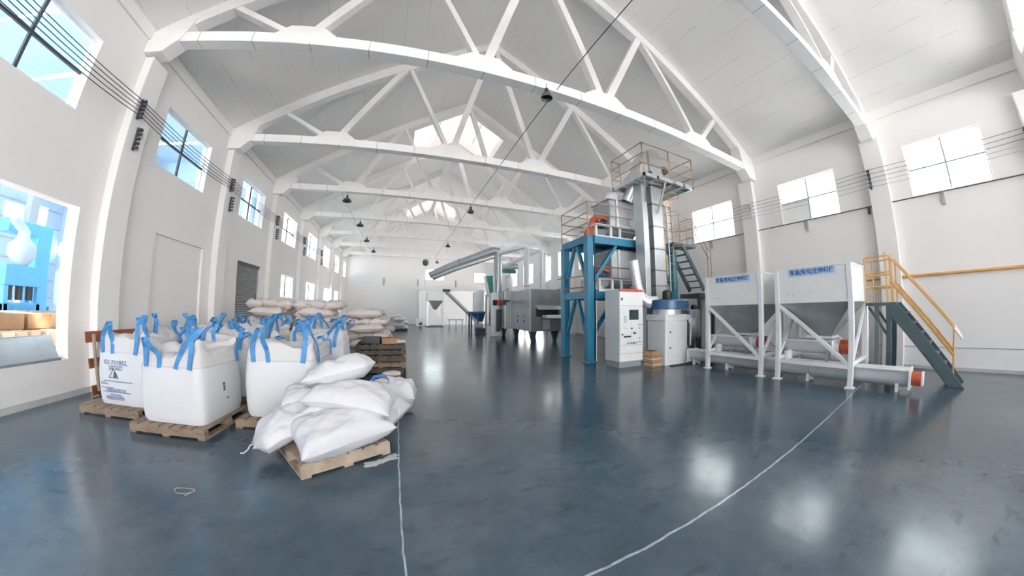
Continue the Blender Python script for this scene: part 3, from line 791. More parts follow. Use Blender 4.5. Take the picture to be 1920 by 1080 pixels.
# ------------------------------------------------------------------ two mixers, one on each deck
def mixer(z, label, tank_h, x1):
    t = empty('ribbon_mixer', (6.6, 8.4, z), label=label, cat='mixer', group='mixers on the blue tower decks')
    xa = 5.72 if z > 3 else 5.80
    g = MB()
    for y in (7.86, 8.85):
        g.bar((xa, y, z+.04), (x1, y, z+.04), .08, .08); g.bar((xa, y, z+.42), (x1, y, z+.42), .07, .07)
        for x in (xa+.04, 6.35, 6.72, x1-.05): g.bar((x, y, z), (x, y, z+.42), .07, .07)
    for x in (xa+.04, x1-.05): g.bar((x, 7.86, z+.42), (x, 8.85, z+.42), .07, .07); g.bar((x, 7.86, z+.04), (x, 8.85, z+.04), .08, .08)
    g.build('support_frame', M['white'], t, bevel=.004)
    g = MB(); x0 = 6.38; n = 12
    prof = [(7.90, z+tank_h), (7.90, z+.62)] + [(8.36 - .46*math.cos(math.pi*k/n), z+.62 - .46*math.sin(math.pi*k/n)) for k in range(1, n)] + [(8.82, z+.62), (8.82, z+tank_h)]
    g.ext([(x0, y, zz) for y, zz in prof], (x1-x0, 0, 0)); g.build('mixing_tank', M['galv'], t, smooth=True)
    g = MB(); g.box((x0-.08, 7.86, z+tank_h), (x1+.03, 8.86, z+tank_h+.03)); g.build('tank_cover', M['steel'], t)
    g = MB(); g.ext([(x0-.02, 7.9, z+.5), (x0-.02, 7.9, z+tank_h-.05), (x0-.02, 8.8, z+tank_h-.05), (x0-.02, 8.8, z+.5)], (.03, 0, 0)); g.build('end_plate', M['midgrey'], t)
    g = MB(); g.box((6.62, 7.84, z+.42), (6.70, 7.90, z+tank_h+.02)); g.build('stiffener', M['white'], t, bevel=.004)
    for zz in (.30, .55, .8):
        g = MB(); g.box((6.75, 7.885, z+zz), (x1, 7.90, z+zz+.02)); g.build('stiffener', M['galv'], t)
    # orange belt guard leaning at the drive end
    g = MB(); yy = 8.15; c0 = (5.62, z+.02); c1 = (5.98, z+.70)
    import math as _m
    dx, dz = c1[0]-c0[0], c1[1]-c0[1]; L = _m.hypot(dx, dz); ux, uz = dx/L, dz/L; px, pz = -uz, ux; w = .12
    pts = []
    for k in range(7):
        a_ = _m.pi*k/6; pts.append((c1[0]+w*(_m.cos(a_)*(-px)+_m.sin(a_)*ux), yy, c1[1]+w*(_m.cos(a_)*(-pz)+_m.sin(a_)*uz)))
    for k in range(7):
        a_ = _m.pi*k/6; pts.append((c0[0]+.09*(_m.cos(a_)*px-_m.sin(a_)*ux), yy, c0[1]+.09*(_m.cos(a_)*pz-_m.sin(a_)*uz)))
    g.ext(pts, (0, .16, 0)); g.build('belt_guard', M['orange'], t, smooth=True, bevel=.01)
    g = MB(); g.ext([(5.95, 8.0, z+.62), (6.12, 8.0, z+.80), (6.42, 8.0, z+.72), (6.52, 8.0, z+.60), (6.5, 8.0, z+.56), (6.38, 8.0, z+.64), (6.12, 8.0, z+.70), (5.98, 8.0, z+.56)], (0, .35, 0)); g.build('coupling_guard', M['orange'], t)
    g = MB(); g.cyl((6.0, 8.3, z+.60), (6.35, 8.3, z+.60), .17, 20); g.build('gear_reducer', M['darkblue'], t, smooth=True)
    g = MB(); g.cyl((5.86, 8.3, z+.12), (6.25, 8.3, z+.12), .11, 18); g.box((5.98, 8.2, z+.0), (6.16, 8.4, z+.06)); g.build('motor', M['lightgrey'], t, smooth=True)
    return t
mixer(3.91, 'upper steel ribbon mixer on the top deck of the blue tower', 1.36, 7.62)
mixer(2.17, 'lower steel ribbon mixer between the two decks of the blue tower', 1.38, 7.62)
t = empty('inlet_spout', (6.8, 8.3, 5.3), label='round white inlet spout standing on the upper mixer cover', cat='spout')
g = MB(); g.lathe([(.18,0),(.20,.04),(.22,.12),(.22,.28),(.24,.30),(.24,.33)], (6.80, 8.30, 5.30), 24); g.build('spout_body', M['white'], t, smooth=True)
g = MB(); g.cyl((6.80, 8.30, 5.63), (6.80, 8.30, 5.66), .255, 24); g.build('spout_flange', M['galv'], t)
t = empty('drop_chute', (6.9, 8.3, 3.5), label='square grey drop chute under the top deck feeding the lower mixer', cat='chute')
g = MB(); g.add([(6.6,8.1,3.62),(7.0,8.1,3.62),(7.0,8.5,3.62),(6.6,8.5,3.62),(6.65,8.15,3.585),(6.95,8.15,3.585),(6.95,8.45,3.585),(6.65,8.45,3.585)], [(0,1,2,3),(4,5,6,7),(0,1,5,4),(1,2,6,5),(2,3,7,6),(3,0,4,7)]); g.build('chute_body', M['galv'], t)

# ------------------------------------------------------------------ bucket elevator with railed head platform
t = empty('bucket_elevator', (7.5, 7.2, 0), label='tall galvanised bucket elevator rising beside the blue tower to a railed head platform', cat='elevator')
g = MB(); g.box((7.08, 7.10, .10), (7.30, 7.50, 5.75)); g.build('return_leg', M['galv'], t, bevel=.005)
g = MB(); g.box((7.52, 7.10, .10), (8.02, 7.50, 5.75)); g.build('lifting_leg', M['galv'], t, bevel=.005)
g = MB(); g.box((7.36, 7.22, .3), (7.44, 7.34, 5.85)); g.build('cable_channel', M['black'], t)
for z in (1.95, 2.35, 2.85, 3.55, 4.30, 5.05, 5.7):
    g = MB(); g.box((7.48, 7.06, z), (8.06, 7.54, z+.035)); g.build('flange', M['steel'], t)
g = MB(); g.box((7.0, 7.0, 0), (8.1, 7.6, .45)); g.build('boot', M['galv'], t, bevel=.01)
# head
g = MB(); prof = [(7.05,5.75),(7.05,6.15),(7.18,6.65),(7.45,6.98),(7.75,7.10),(8.0,7.10),(8.12,6.9),(8.12,5.75)]
g.ext([(x, 7.05, z) for x, z in prof], (0, .5, 0)); g.build('head_casing', M['galv'], t, bevel=.01)
for x, z0, z1 in ((7.45, 6.1, 6.98), ):
    g = MB(); g.box((x, 7.02, 5.85), (x+.05, 7.05, 6.9)); g.build('casing_seam', M['steel'], t)
g = MB(); g.box((7.05, 7.02, 6.42), (8.12, 7.05, 6.46)); g.build('casing_seam', M['steel'], t)
g = MB(); g.cyl((8.12, 7.3, 6.55), (8.55, 7.3, 6.55), .13, 20); g.cyl((8.55, 7.3, 6.55), (8.62, 7.3, 6.45), .10, 20); g.build('head_motor', M['black'], t, smooth=True)
g = MB(); g.cyl((7.42, 7.04, 6.05), (7.42, 6.94, 6.05), .10, 20); g.build('head_bearing', M['black'], t, smooth=True)
# platform
PX0, PX1, PY0, PY1, PZ = 6.62, 8.98, 6.45, 7.98, 5.74
g = MB()
g.box((PX0, PY0, PZ), (PX1, PY1, PZ+.015))
for y in (PY0, PY1-.07): g.box((PX0, y, PZ-.10), (PX1, y+.07, PZ))
for x in (PX0, 7.18, 7.95, 8.42, PX1-.07): g.box((x, PY0, PZ-.10), (x+.07, PY1, PZ))
for y in (6.8, 7.15, 7.6): g.box((PX0, y, PZ-.06), (PX1, y+.05, PZ))
pf = g.build('head_platform', M['galv'], t)
for (pa, pb) in (((PX0+.03, PY0+.03, 5.70), (7.25, 7.1, 5.1)), ((7.62, PY0+.05, 5.70), (7.74, 7.08, 4.75))):
    g = MB(); g.bar(pa, pb, .05, .05); g.build('platform_brace', M['galv'], t)
for z in (6.74, 6.40, 6.06):
    for a, b in (((PX0, PY0), (PX0, PY1)), ((PX0, PY0), (PX1, PY0)), ((PX1, PY0), (PX1, PY1)), ((8.3, PY1), (PX1, PY1)), ((PX0, PY1), (7.0, PY1))):
        g = MB(); g.tube([(a[0], a[1], z), (b[0], b[1], z)], .016, 8); g.build('handrail', M['rust'], pf, smooth=True)
for x, y in ((PX0, PY0), (PX1, PY0), (PX0, PY1), (PX1, PY1), (7.8, PY0), (8.3, PY1), (7.0, PY1)):
    g = MB(); g.tube([(x, y, PZ), (x, y, 6.76)], .018, 8); g.build('baluster', M['rust'], pf, smooth=True)
# caged ladder going down from the platform
g = MB()
for x in (8.38, 8.78): g.tube([(x, 7.4, 2.3), (x, 7.4, 5.75)], .018, 8)
lad = g.build('ladder_rail', M['yellow'], t, smooth=True)
for i in range(11):
    g = MB(); z = 2.6 + i*.29; g.tube([(8.38, 7.4, z), (8.78, 7.4, z)], .012, 6); g.build('rung', M['rust'], lad)
for z in (5.5, 4.9, 4.3, 3.7):
    g = MB(); g.tube([(8.38, 7.4, z), (8.33, 7.05, z), (8.58, 6.85, z), (8.83, 7.05, z), (8.78, 7.4, z)], .010, 6, caps=True); g.build('ladder_hoop', M['rust'], lad)
g = MB(); g.tube([(8.10, 7.0, 5.2), (8.10, 7.0, 1.9), (8.9, 7.0, 1.9)], .018, 8); g.build('air_pipe', M['white'], t, smooth=True)
g = MB(); g.tube([(6.9, 7.0, 1.95), (8.05, 7.0, 1.95)], .022, 8); g.build('air_pipe', M['white'], t, smooth=True)
# discharge spout from the elevator head down to the mixer
t = empty('discharge_pipe', (7.0, 7.7, 5.5), label='slanting galvanised discharge pipe from the elevator head to the upper mixer', cat='pipe')
g = MB(); g.tube([(7.20, 7.56, 5.9), (6.98, 7.75, 5.25)], .17, 22, caps=False); g.build('pipe_body', M['galv'], t, smooth=True)

# flexible foil duct and big elbow down to the fan
t = empty('flexible_duct', (6.9, 6.9, 1.9), label='silver ribbed flexible duct running down behind the control cabinet to the fan', cat='duct')
g = MB(); pts = [(6.52, 7.05, 3.08), (6.56, 7.02, 2.7), (6.62, 7.0, 2.3), (6.72, 6.97, 2.02)]
fine = []; rad = []
for i in range(34):
    u = i/33*(len(pts)-1); k = min(int(u), len(pts)-2); f_ = u-k
    fine.append(Vector(pts[k]).lerp(Vector(pts[k+1]), f_)); rad.append(.145 + (.008 if i % 2 else 0))
g.tube(fine, rad, 20); g.build('ribbed_hose', M['foil'], t, smooth=60)
g = MB(); g.tube([(6.68, 7.0, 2.12), (6.74, 6.96, 1.96), (6.86, 6.9, 1.84), (7.02, 6.85, 1.82), (7.22, 6.8, 1.86)], [.14, .17, .20, .20, .16], 22); g.build('elbow', M['foil'], t, smooth=60)

# machinery standing behind, between the white cabinet and the far hopper
t = empty('stainless_tank', (8.75, 6.6, 0), label='narrow stainless tank with a dark cone behind the far hopper', cat='tank')
g = MB(); g.lathe([(.06,.35),(.30,.75),(.30,1.55),(.28,1.60),(.05,1.60)], (8.78, 6.75, 0), 26); g.build('vessel', M['steel'], t, smooth=True)
for a_ in range(3):
    g = MB(); an = a_*2.09+.4; g.bar((8.78+.27*math.cos(an), 6.75+.27*math.sin(an), 0), (8.78+.27*math.cos(an), 6.75+.27*math.sin(an), .9), .05, .05); g.build('leg', M['dark'], t)
g = MB(); g.lathe([(.10,1.6),(.10,1.72),(.05,1.75)], (8.88, 6.70, 0), 16); g.build('cap', M['black'], t, smooth=True)
t = empty('switch_cabinet', (8.6, 7.6, 0), label='dark grey sheet metal enclosure behind the stainless tank and far hopper', cat='cabinet')
g = MB(); g.box((8.15, 7.24, 0), (9.7, 7.60, 1.72)); g.build('body', M['midgrey'], t, bevel=.01)
g = MB(); g.box((8.20, 7.22, .1), (8.9, 7.24, 1.65)); g.build('door', M['midgrey'], t, bevel=.01)
# black cable tray on the floor in front of the white cabinet
t = empty('cable_cover', (8.0, 6.0, 0), label='flat black cable cover lying on the floor before the white collector cabinet', cat='cable cover')
g = MB(); g.box((7.02, 6.02, 0), (8.55, 6.12, .02)); g.box((8.45, 5.55, 0), (8.55, 6.02, .02)); g.box((7.7, 5.98, 0), (8.45, 6.02, .012)); g.build('cover_strip', M['black'], t)

# ------------------------------------------------------------------ wooden pallets
def pallet(loc, rz, label, w=1.12, d=1.08, h=.13, m='wood', n=7, group='wooden pallets on the floor', name='wooden_pallet', gap=.5):
    t = empty(name, loc, rz, label, 'pallet', group)
    for i in range(n):
        x = -w/2 + w*(i+.5)/n; q = w/n*(.5 - .22*gap + .04*math.sin(i*5+loc[0]))*1.0
        g = MB(); g.box((x-q, -d/2, h-.022), (x+q, d/2, h)); g.build('deck_board', M[m], t, local=True)
    for y in (-d/2+.045, 0, d/2-.045):
        g = MB(); g.box((-w/2, y-.04, .022), (w/2, y+.04, h-.022)); g.build('stringer', M[m], t, local=True)
    for x in (-w/2+.05, 0, w/2-.05):
        g = MB(); g.box((x-.05, -d/2, 0), (x+.05, d/2, .022)); g.build('bottom_board', M[m], t, local=True)
    return t

# ------------------------------------------------------------------ bulk bags
def fbm(p, s, o=3): return noise.fractal(Vector(p) * s, 1.0, 2.0, o)
def bulk_bag(loc, rz, label, W=.95, D=.95, H=.86, top=.17, seed=0, prints=None, slump=0, lean=0):
    t = empty('bulk_bag', loc, rz, label, 'bulk bag', 'white bulk bags with blue lifting loops')
    rnd = random.Random(seed); NA = 56
    def ring(z, hw, hd, p, jit=0, cx=0, cy=0, cor=0):
        out = []
        for k in range(NA):
            a = 2*math.pi*k/NA; c, s_ = math.cos(a), math.sin(a)
            x = math.copysign(abs(c)**(2/p), c)*hw; y = math.copysign(abs(s_)**(2/p), s_)*hd
            j = jit*fbm((x*2+seed*3.1, y*2, z*3), 1.6)
            out.append((cx + x*(1+j), cy + y*(1+j), z + jit*.6*fbm((x+5+seed, y, z), 2.2) + cor*(abs(math.sin(2*a))**1.5 - .35)))
        return out
    body = []; n = 14
    for i in range(n+1):
        f_ = i/n; z = H*f_
        bul = .985 + .035*math.sin(math.pi*f_) + slump*(.06*(1-f_)) - .035*max(0, 1-f_*9)**2
        body.append(ring(z, W/2*bul, D/2*bul, 9 - 1.5*f_, .010, cx=lean*f_))
    def skin(rings, capb, capt):
        g = MB(); 
        for r_ in rings: g.v += r_
        for i in range(len(rings)-1):
            for k in range(NA): g.f.append((i*NA+k, i*NA+(k+1)%NA, (i+1)*NA+(k+1)%NA, (i+1)*NA+k))
        if capb: g.f.append(tuple(range(NA))[::-1])
        if capt: g.f.append(tuple((len(rings)-1)*NA+k for k in range(NA)))
        return g
    skin(body, True, False).build('bag_body', M['bag'], t, smooth=60, local=True)
    # the loose upper part: pulled up at the corners by the loops, sagging between them
    tops = []; m = 12; W2 = W/2*.985; D2 = D/2*.985
    for i in range(m+1):
        f_ = i/m; r_ = []
        for k in range(NA):
            a = 2*math.pi*k/NA; c, s_ = math.cos(a), math.sin(a)
            cor = abs(math.sin(2*a))**1.6
            p = 7.5 - 4.5*f_
            if f_ < .5:
                u = f_/.5; q = 1 - (.06 + .08*(1-cor))*u**1.3; z = H + u*(top + .12*cor + .04*math.sin(3*a+seed))
            else:
                u = (f_-.5)/.5; q = (.94 - .08*(1-cor))*(1-u*.97); z = H + (top + .12*cor + .04*math.sin(3*a+seed))*(1-u)**1.5 + (top*.55)*(1-(1-u)**1.5) + .05*math.sin(a*4+seed*2)*math.sin(u*math.pi)
            x = math.copysign(abs(c)**(2/p), c)*W2*q; y = math.copysign(abs(s_)**(2/p), s_)*D2*q
            j = (.015 + .13*min(1, f_*1.6))*fbm((x*2+seed*3.1, y*2, z*3), 2.4, 4) if i else 0
            zj = .10*min(1, f_*1.5)*fbm((x+5+seed, y, z), 3.4, 4) if i else 0
            r_.append((lean + x*(1+j), y*(1+j), z + zj))
        tops.append(r_)
    skin(tops, False, True).build('bag_top', M['bagtop'], t, smooth=60, local=True)
    # a line of stitching and slack creases at the seam
    st = MB(); st.tube([(lean + (x - lean)*1.006, y*1.006, z) for x, y, z in body[-1]], .006, 6, closed=True); st.build('seam', M['bagtop'], t, smooth=True, local=True)
    # lifting loops: each sewn on two faces beside a corner, standing up above it
    for sx in (-1, 1):
        for sy in (-1, 1):
            ex, ey = W2*1.03, D2*1.03
            A = Vector((sx*ex*.66 + lean, sy*ey, H*.97)); A1 = Vector((sx*ex*.70 + lean, sy*ey*.96, H + top*.7 + .07))
            B = Vector((sx*ex, sy*ey*.66, H*.97)) + Vector((lean, 0, 0)); B1 = Vector((sx*ex*.96, sy*ey*.70, H + top*.7 + .07)) + Vector((lean, 0, 0))
            if rnd.random() < .4:
                B = Vector((sx*ex*.25 + lean, sy*ey, H*.97)); B1 = Vector((sx*ex*.32 + lean, sy*ey*.92, H + top*.7))
            if rnd.random() < .08: ap = (A1+B1)/2 + Vector((-sx*.16 + rnd.uniform(-.14, .14), -sy*.16, .06 + rnd.uniform(-.02, .05)))
            else: ap = (A1+B1)/2 + Vector((rnd.uniform(-.16, .16), rnd.uniform(-.12, .12), .25 + rnd.uniform(-.10, .07)))
            tw = rnd.uniform(-.06, .06)
            ctrl = [A, A1, A1.lerp(ap, .55) + Vector((tw, 0, .02)), ap + Vector((-.035, .02, .0)), ap + Vector((.02, 0, .025)), ap + Vector((.05, -.02, -.02)), B1.lerp(ap, .50) + Vector((0, tw, 0)), B1, B]
            pts = []
            for i in range(len(ctrl)-1):
                p0 = ctrl[max(i-1, 0)]; p1 = ctrl[i]; p2 = ctrl[i+1]; p3 = ctrl[min(i+2, len(ctrl)-1)]
                for q in range(5):
                    u = q/5; pts.append(.5*((2*p1) + (p2-p0)*u + (2*p0-5*p1+4*p2-p3)*u*u + (3*p1-p0-3*p2+p3)*u**3))
            pts.append(ctrl[-1]); N = len(pts)
            dA = Vector((1, 0, 0)); dB = Vector((0, 1, 0)) if abs(B.x) > ex*.9 else Vector((1, 0, 0))
            roll = rnd.uniform(.4, 1.3)
            def sd(i, N=N, dA=dA, dB=dB, roll=roll):
                f_ = i/(N-1); w = math.sin(math.pi*f_)
                v = dA.lerp(dB, max(0, min(1, (f_-.3)/.4))) + Vector((.3*roll, .9*roll, .1))*w
                return v
            g = MB(); g.ribbon(pts, .062, sd, .007); g.build('lifting_loop', M['strap'], t, local=True)
    if prints:
        face = -D/2*1.035
        def P(name, body, size, x, z, m='ink', ws=1): text_mesh(name, body, size, M[m], t, chain(t) @ Vector((x, face, z)), chain(t).to_3x3() @ Vector((1, 0, 0)), (0, 0, 1), depth=.001, wscale=ws)
        if prints == 'full':
            P('printed_text', '02-7018以', .085, -.06, H*.80, ws=1.2)
            P('printed_text', 'CHANGZHOU', .04, -.06, H*.73)
            P('printed_text', '净重 1000KG', .045, -.06, H*.68)
            g = MB(); x0, z0, s_ = -.10, H*.52, .085
            for a, b, w in (((-1, 0), (0, 1.5), .010), ((0, 1.5), (1, 0), .010), ((-1, 0), (1, 0), .010), ((.05, .2), (.25, .9), .018), ((.25, .9), (.6, .2), .018), ((.05, .2), (.6, .2), .018)):
                p = Vector((x0+a[0]*s_, face-.001, z0+a[1]*s_)); q = Vector((x0+b[0]*s_, face-.001, z0+b[1]*s_)); g.bar(p, q, .002, w)
            g.build('printed_emblem', M['inkdark'], t, local=True)
            for j, (ln, z, x) in enumerate(((.55, .445, -.02), (.10, .41, -.30), (.12, .385, -.29), (.22, .32, -.24), (.52, .245, -.06), (.3, .16, -.10), (.34, .135, -.10), (.30, .11, -.10))):
                g = MB(); k = 0; xx = x-ln/2; rr2 = random.Random(j)
                while xx < x+ln/2:
                    w = rr2.uniform(.012, .03); g.box((xx, face-.002, H*z*1.0), (xx+w, face, H*z+.012)); xx += w+.008
                g.build('printed_line', M['ink'], t, local=True)
            P('printed_text', '生物科技有限公司', .05, -.08, H*.285)
            P('printed_text', 'MADE IN CHINA', .028, -.08, H*.20)
        if prints == 'side':
            x = W/2*1.03
            g = MB()
            for z in (.62, .58, .54, .50): g.box((x-.004, -.05, H*z), (x, -.01, H*z+.018))
            g.build('handwritten_mark', M['inkdark'], t, local=True)
            g = MB(); g.box((x-.004, .02, H*.33), (x, .06, H*.33+.015)); g.build('handwritten_mark', M['inkdark'], t, local=True)
    return t
BAGS = [
 (-4.08, 4.83, -.06, 'printed white bulk bag with a triangle emblem, standing by the red-brown boards', dict(H=.75, prints='full', W=.92, D=.92)),
 (-2.87, 4.36, -.08, 'largest white bulk bag in front, blue loops hanging over its crumpled top', dict(H=.70, prints='side', W=.98, D=.98)),
 (-1.60, 4.78, -.03, 'white bulk bag directly behind the heap of small white sacks', dict(H=.76, W=1.0, D=.98)),
 (-4.15, 6.12, .03, 'white bulk bag in the second row against the wall side, behind the printed one', dict(H=.76)),
 (-2.92, 5.72, -.02, 'white bulk bag in the second row, behind the largest front bag', dict(H=.78)),
 (-1.50, 6.16, .02, 'white bulk bag in the second row on the aisle side, with small dark stencil marks', dict(H=.80, prints='side', W=1.0)),
 (-4.2, 7.38, .05, 'white bulk bag in the third row on the wall side', dict(H=.78)),
 (-2.95, 7.05, -.05, 'middle white bulk bag of the third row', dict(H=.79)),
 (-1.72, 7.45, .04, 'white bulk bag in the third row, next to the dark pallet stack', dict(H=.80)),
 (-3.6, 8.55, .02, 'white bulk bag of the last row on the wall side, before the beige sack stacks', dict(H=.80)),
 (-2.30, 8.70, -.03, 'white bulk bag of the last row on the aisle side, before the beige sack stacks', dict(H=.80)),
]
for i, (x, y, rz, lab, kw) in enumerate(BAGS):
    pl_lab = ['weathered slatted pallet under the printed bulk bag', 'weathered pallet under the largest front bulk bag', 'weathered pallet under the bulk bag behind the small sack heap'][i] if i < 3 else 'weathered pallet under the ' + lab.split(',')[0].replace('white bulk bag', 'bulk bag')
    pallet((x - (.13 if i == 0 else .03), y - (.02 if i == 0 else .0), 0), rz, pl_lab, w=1.14 if i < 3 else 1.06, d=1.16 if i < 3 else 1.06)
    bulk_bag((x, y, .131), rz, lab, seed=i*3+1, **kw)

# ------------------------------------------------------------------ small filled sacks
def sack_mesh(name, m, L=.92, Wd=.54, T=.19, seed=0, bend=0, neck=0, wrinkle=.012, nu=34, nv=22, sag=0, droop=0):
    g = MB(); 
    def pt(u, v, side):
        au, av = abs(u), abs(v)
        th = T/2*(max(0, 1-au**3.2)**.55)*(max(0, 1-av**2.6)**.5)
        x = u*L/2*(1 - .07*(1-av**2)*au**6); w = Wd/2*(1 - .07*(1-au**2))
        y = v*w
        if neck and u*neck > .70: k = (u*neck-.70)/.30; y *= 1-.72*min(1, k*1.35); th = th*(1-.5*k) + .025*k*max(0, 1-av**2)
        z = th*side
        q = fbm((x*1.3+seed*7.7, y*1.7, seed), 3.1); q2 = fbm((x*4+seed, y*9+seed*3, 2), 2.2)
        z += side*wrinkle*(q*1.5 + q2*.6)*min(1, (1-max(au, av))*6+.15) + .010*q
        z -= bend*u*u
        if droop and u < -.2: z -= droop*(abs(u)-.2)**1.6
        if side < 0: z = max(z, z)  
        z -= sag*(v*v)
        return (x, y, z)
    for i in range(nu+1):
        for j in range(nv+1): g.v.append(pt(-1+2*i/nu, -1+2*j/nv, 1))
    off = len(g.v)
    for i in range(nu+1):
        for j in range(nv+1): g.v.append(pt(-1+2*i/nu, -1+2*j/nv, -1))
    I = lambda i, j, o=0: o+i*(nv+1)+j
    for i in range(nu):
        for j in range(nv):
            g.f.append((I(i,j), I(i+1,j), I(i+1,j+1), I(i,j+1))); g.f.append((I(i,j,off), I(i,j+1,off), I(i+1,j+1,off), I(i+1,j,off)))
    for i in range(nu):
        g.f.append((I(i,0), I(i,0,off), I(i+1,0,off), I(i+1,0))); g.f.append((I(i,nv), I(i+1,nv), I(i+1,nv,off), I(i,nv,off)))
    for j in range(nv):
        g.f.append((I(0,j), I(0,j+1), I(0,j+1,off), I(0,j,off))); g.f.append((I(nu,j), I(nu,j,off), I(nu,j+1,off), I(nu,j+1)))
    return g
def place_sack(g, m, loc, rot, label, group, cat='sack', name='filled_sack'):
    o = g.build(name, m, None, smooth=80); o.location = loc; o.rotation_euler = rot; return tag(o, label, cat, group)

# the heap in the foreground
pallet((-.80, 3.56, 0), R(33), 'pale worn pallet under the heap of small white sacks', w=.98, d=.92, h=.155, m='woodlight', n=6)
GH = 'small white sacks heaped on the pale pallet'
def heap(loc, rot, label, tie=None, **k):
    sm = sack_mesh('s', None, **k); nv_ = k.get('nv', 22) + 1
    end = sm.v[:nv_] if tie and tie[0] < 0 else sm.v[(k.get('nu', 34))*nv_:(k.get('nu', 34)+1)*nv_]
    tip = sum((Vector(p) for p in end), Vector()) / len(end)
    o = place_sack(sm, M['sack'], loc, tuple(R(a) for a in rot), label, GH, name='white_sack')
    if tie:
        m4 = Matrix.Translation(o.location) @ o.rotation_euler.to_matrix().to_4x4(); w0 = m4 @ tip
        g = MB(); pts = [w0] + [w0 + Vector(p) for p in tie[1]]
        g.tube(pts, .007, 6); c = g.build('tie_string', M['sack'], None, smooth=True); c.parent = o
        inv = (Matrix.Translation(o.location) @ o.rotation_euler.to_matrix().to_4x4()).inverted()
        c.matrix_parent_inverse = inv
    return o
heap((-.64, 3.36, .335), (12, -6, 30), 'bulging white sack lying along the front edge of the pale pallet', L=1.02, Wd=.62, T=.40, seed=1, wrinkle=.020)
heap((-1.17, 3.50, .36), (6, -14, 26), 'white sack sliding off the pallet with its tied end near the floor', L=.98, Wd=.56, T=.33, seed=2, wrinkle=.028, droop=.12, neck=-1, tie=(-1, [(-.03, -.02, -.01), (-.05, -.035, -.05), (-.09, -.06, -.08), (-.13, -.05, -.085)]))
heap((-.55, 3.62, .615), (5, 8, -8), 'large white sack lying across the middle of the heap', L=.98, Wd=.56, T=.32, seed=3, wrinkle=.022, bend=.05, tie=(1, [(.04, -.01, -.01), (.07, -.01, -.04), (.06, -.01, -.13)]))
heap((-1.05, 3.88, .57), (4, -10, 12), 'white sack half hidden under the topmost one, beside the bulk bag', L=.72, Wd=.56, T=.30, seed=4, wrinkle=.026)
heap((-.72, 3.86, .86), (-3, -12, 10), 'topmost white sack of the heap with its gathered neck sticking up', L=.86, Wd=.50, T=.24, seed=5, wrinkle=.030, neck=1)
heap((-.22, 3.98, .30), (0, 0, 70), 'white sack at the back of the pallet below the topmost ones', L=.7, Wd=.5, T=.3, seed=14, wrinkle=.02)
# slumped bag with a blue band
t = empty('slumped_bag', (-.15, 4.95, 0), R(-8), 'slumped white bag with a blue band, standing on the floor behind the sack heap', 'bag')
g = sack_mesh('s', None, L=.78, Wd=.56, T=.50, seed=9, wrinkle=.035)
g.v = [(x, y, z + .27) for x, y, z in g.v]; g.build('bag_body', M['sack'], t, smooth=80, local=True)
g = MB(); g.ribbon([(-.34, -.10, .42), (-.30, -.22, .34), (-.18, -.30, .30), (-.04, -.26, .38), (-.02, -.10, .50), (-.12, .0, .56), (-.26, .0, .54), (-.34, -.10, .42)], .05, (0, .3, 1), .008); g.build('blue_band', M['strap'], t, local=True)

# spilled powder and a twist of string
g = MB(); rnd = random.Random(3)
n = 40; c = Vector((-.22, 3.26, 0)); ring = []
for k in range(n):
    a = 2*math.pi*k/n; r_ = (.20 if abs(math.cos(a)) > .5 else .11)*(1 + .45*fbm((math.cos(a), math.sin(a), 4), 2.0)); x = r_*math.cos(a)*1.1; y = r_*math.sin(a)*.42
    ring.append((c.x + x*math.cos(.6)-y*math.sin(.6), c.y + x*math.sin(.6)+y*math.cos(.6), .002))
g.add(ring + [(c.x, c.y, .012)], [(k, (k+1) % n, n) for k in range(n)])
o = g.build('spilled_powder', M['powder']); tag(o, 'thin white powder spilled on the floor beside the pale pallet', 'powder', kind='stuff')
g = MB(); g.tube([(-1.95+.09*math.cos(a/3)*(1+.2*math.sin(a)), 2.62+.05*math.sin(a/3), .008+.003*math.sin(a)) for a in range(20)] + [(-1.9, 2.55, .006)], .004, 6)
o = g.build('loose_string', M['greycable']); tag(o, 'small dark twist of string lying on the open floor before the bulk bags', 'string')

# beige sack stacks behind the bulk bags
smesh = []
for k in range(5):
    o = sack_mesh('s', None, L=1.06, Wd=.62, T=.30, seed=20+k, wrinkle=.034, nu=20, nv=14, sag=.012).build('beige_sack', M['beige'], None, smooth=80)
    smesh.append(o)
wmesh = []
for k in range(3):
    o = sack_mesh('s', None, L=1.02, Wd=.60, T=.30, seed=40+k, wrinkle=.055, nu=20, nv=14, sag=.02).build('white_sack', M['bagtop'], None, smooth=80)
    wmesh.append(o)
used = set()
def stack(cx, cy, layers, meshes, desc, group, rnd, short=0, per=3, z0=.13, sp=.60, pitch=.235):
    for l in range(layers):
        n = per if l < layers-short else per-1
        lab = '%s, %s layer' % (desc, ['lowest', 'second', 'third', 'fourth', 'fifth', 'sixth', 'seventh', 'top'][l if l < layers-1 else 7])
        for q in range(n):
            src = rnd.choice(meshes)
            if src.name in used: o = src.copy(); COL.objects.link(o)
            else: o = src; used.add(src.name)
            if l % 2 == 0: dx, dy, rz = (q-1)*sp*.68, -.02, R(90)
            else: dx, dy, rz = 0, (q-1)*sp*.68, 0
            if per == 2: dx, dy, rz = 0, (q-.5)*.55, 0
            o.location = (cx + dx + rnd.uniform(-.05, .05), cy + dy + rnd.uniform(-.05, .05), z0 + .115 + l*pitch + rnd.uniform(-.008, .008))
            o.rotation_euler = (R(rnd.uniform(-4, 4)), R(rnd.uniform(-4, 4)), rz + R(rnd.uniform(-9, 9)) + (math.pi if rnd.random() < .5 else 0))
            tag(o, lab, 'sack', group)
rnd = random.Random(11)
stack(-4.05, 10.45, 7, smesh, 'beige sack in the stack nearest the roller shutter', 'beige sacks in the tall stacks', rnd)
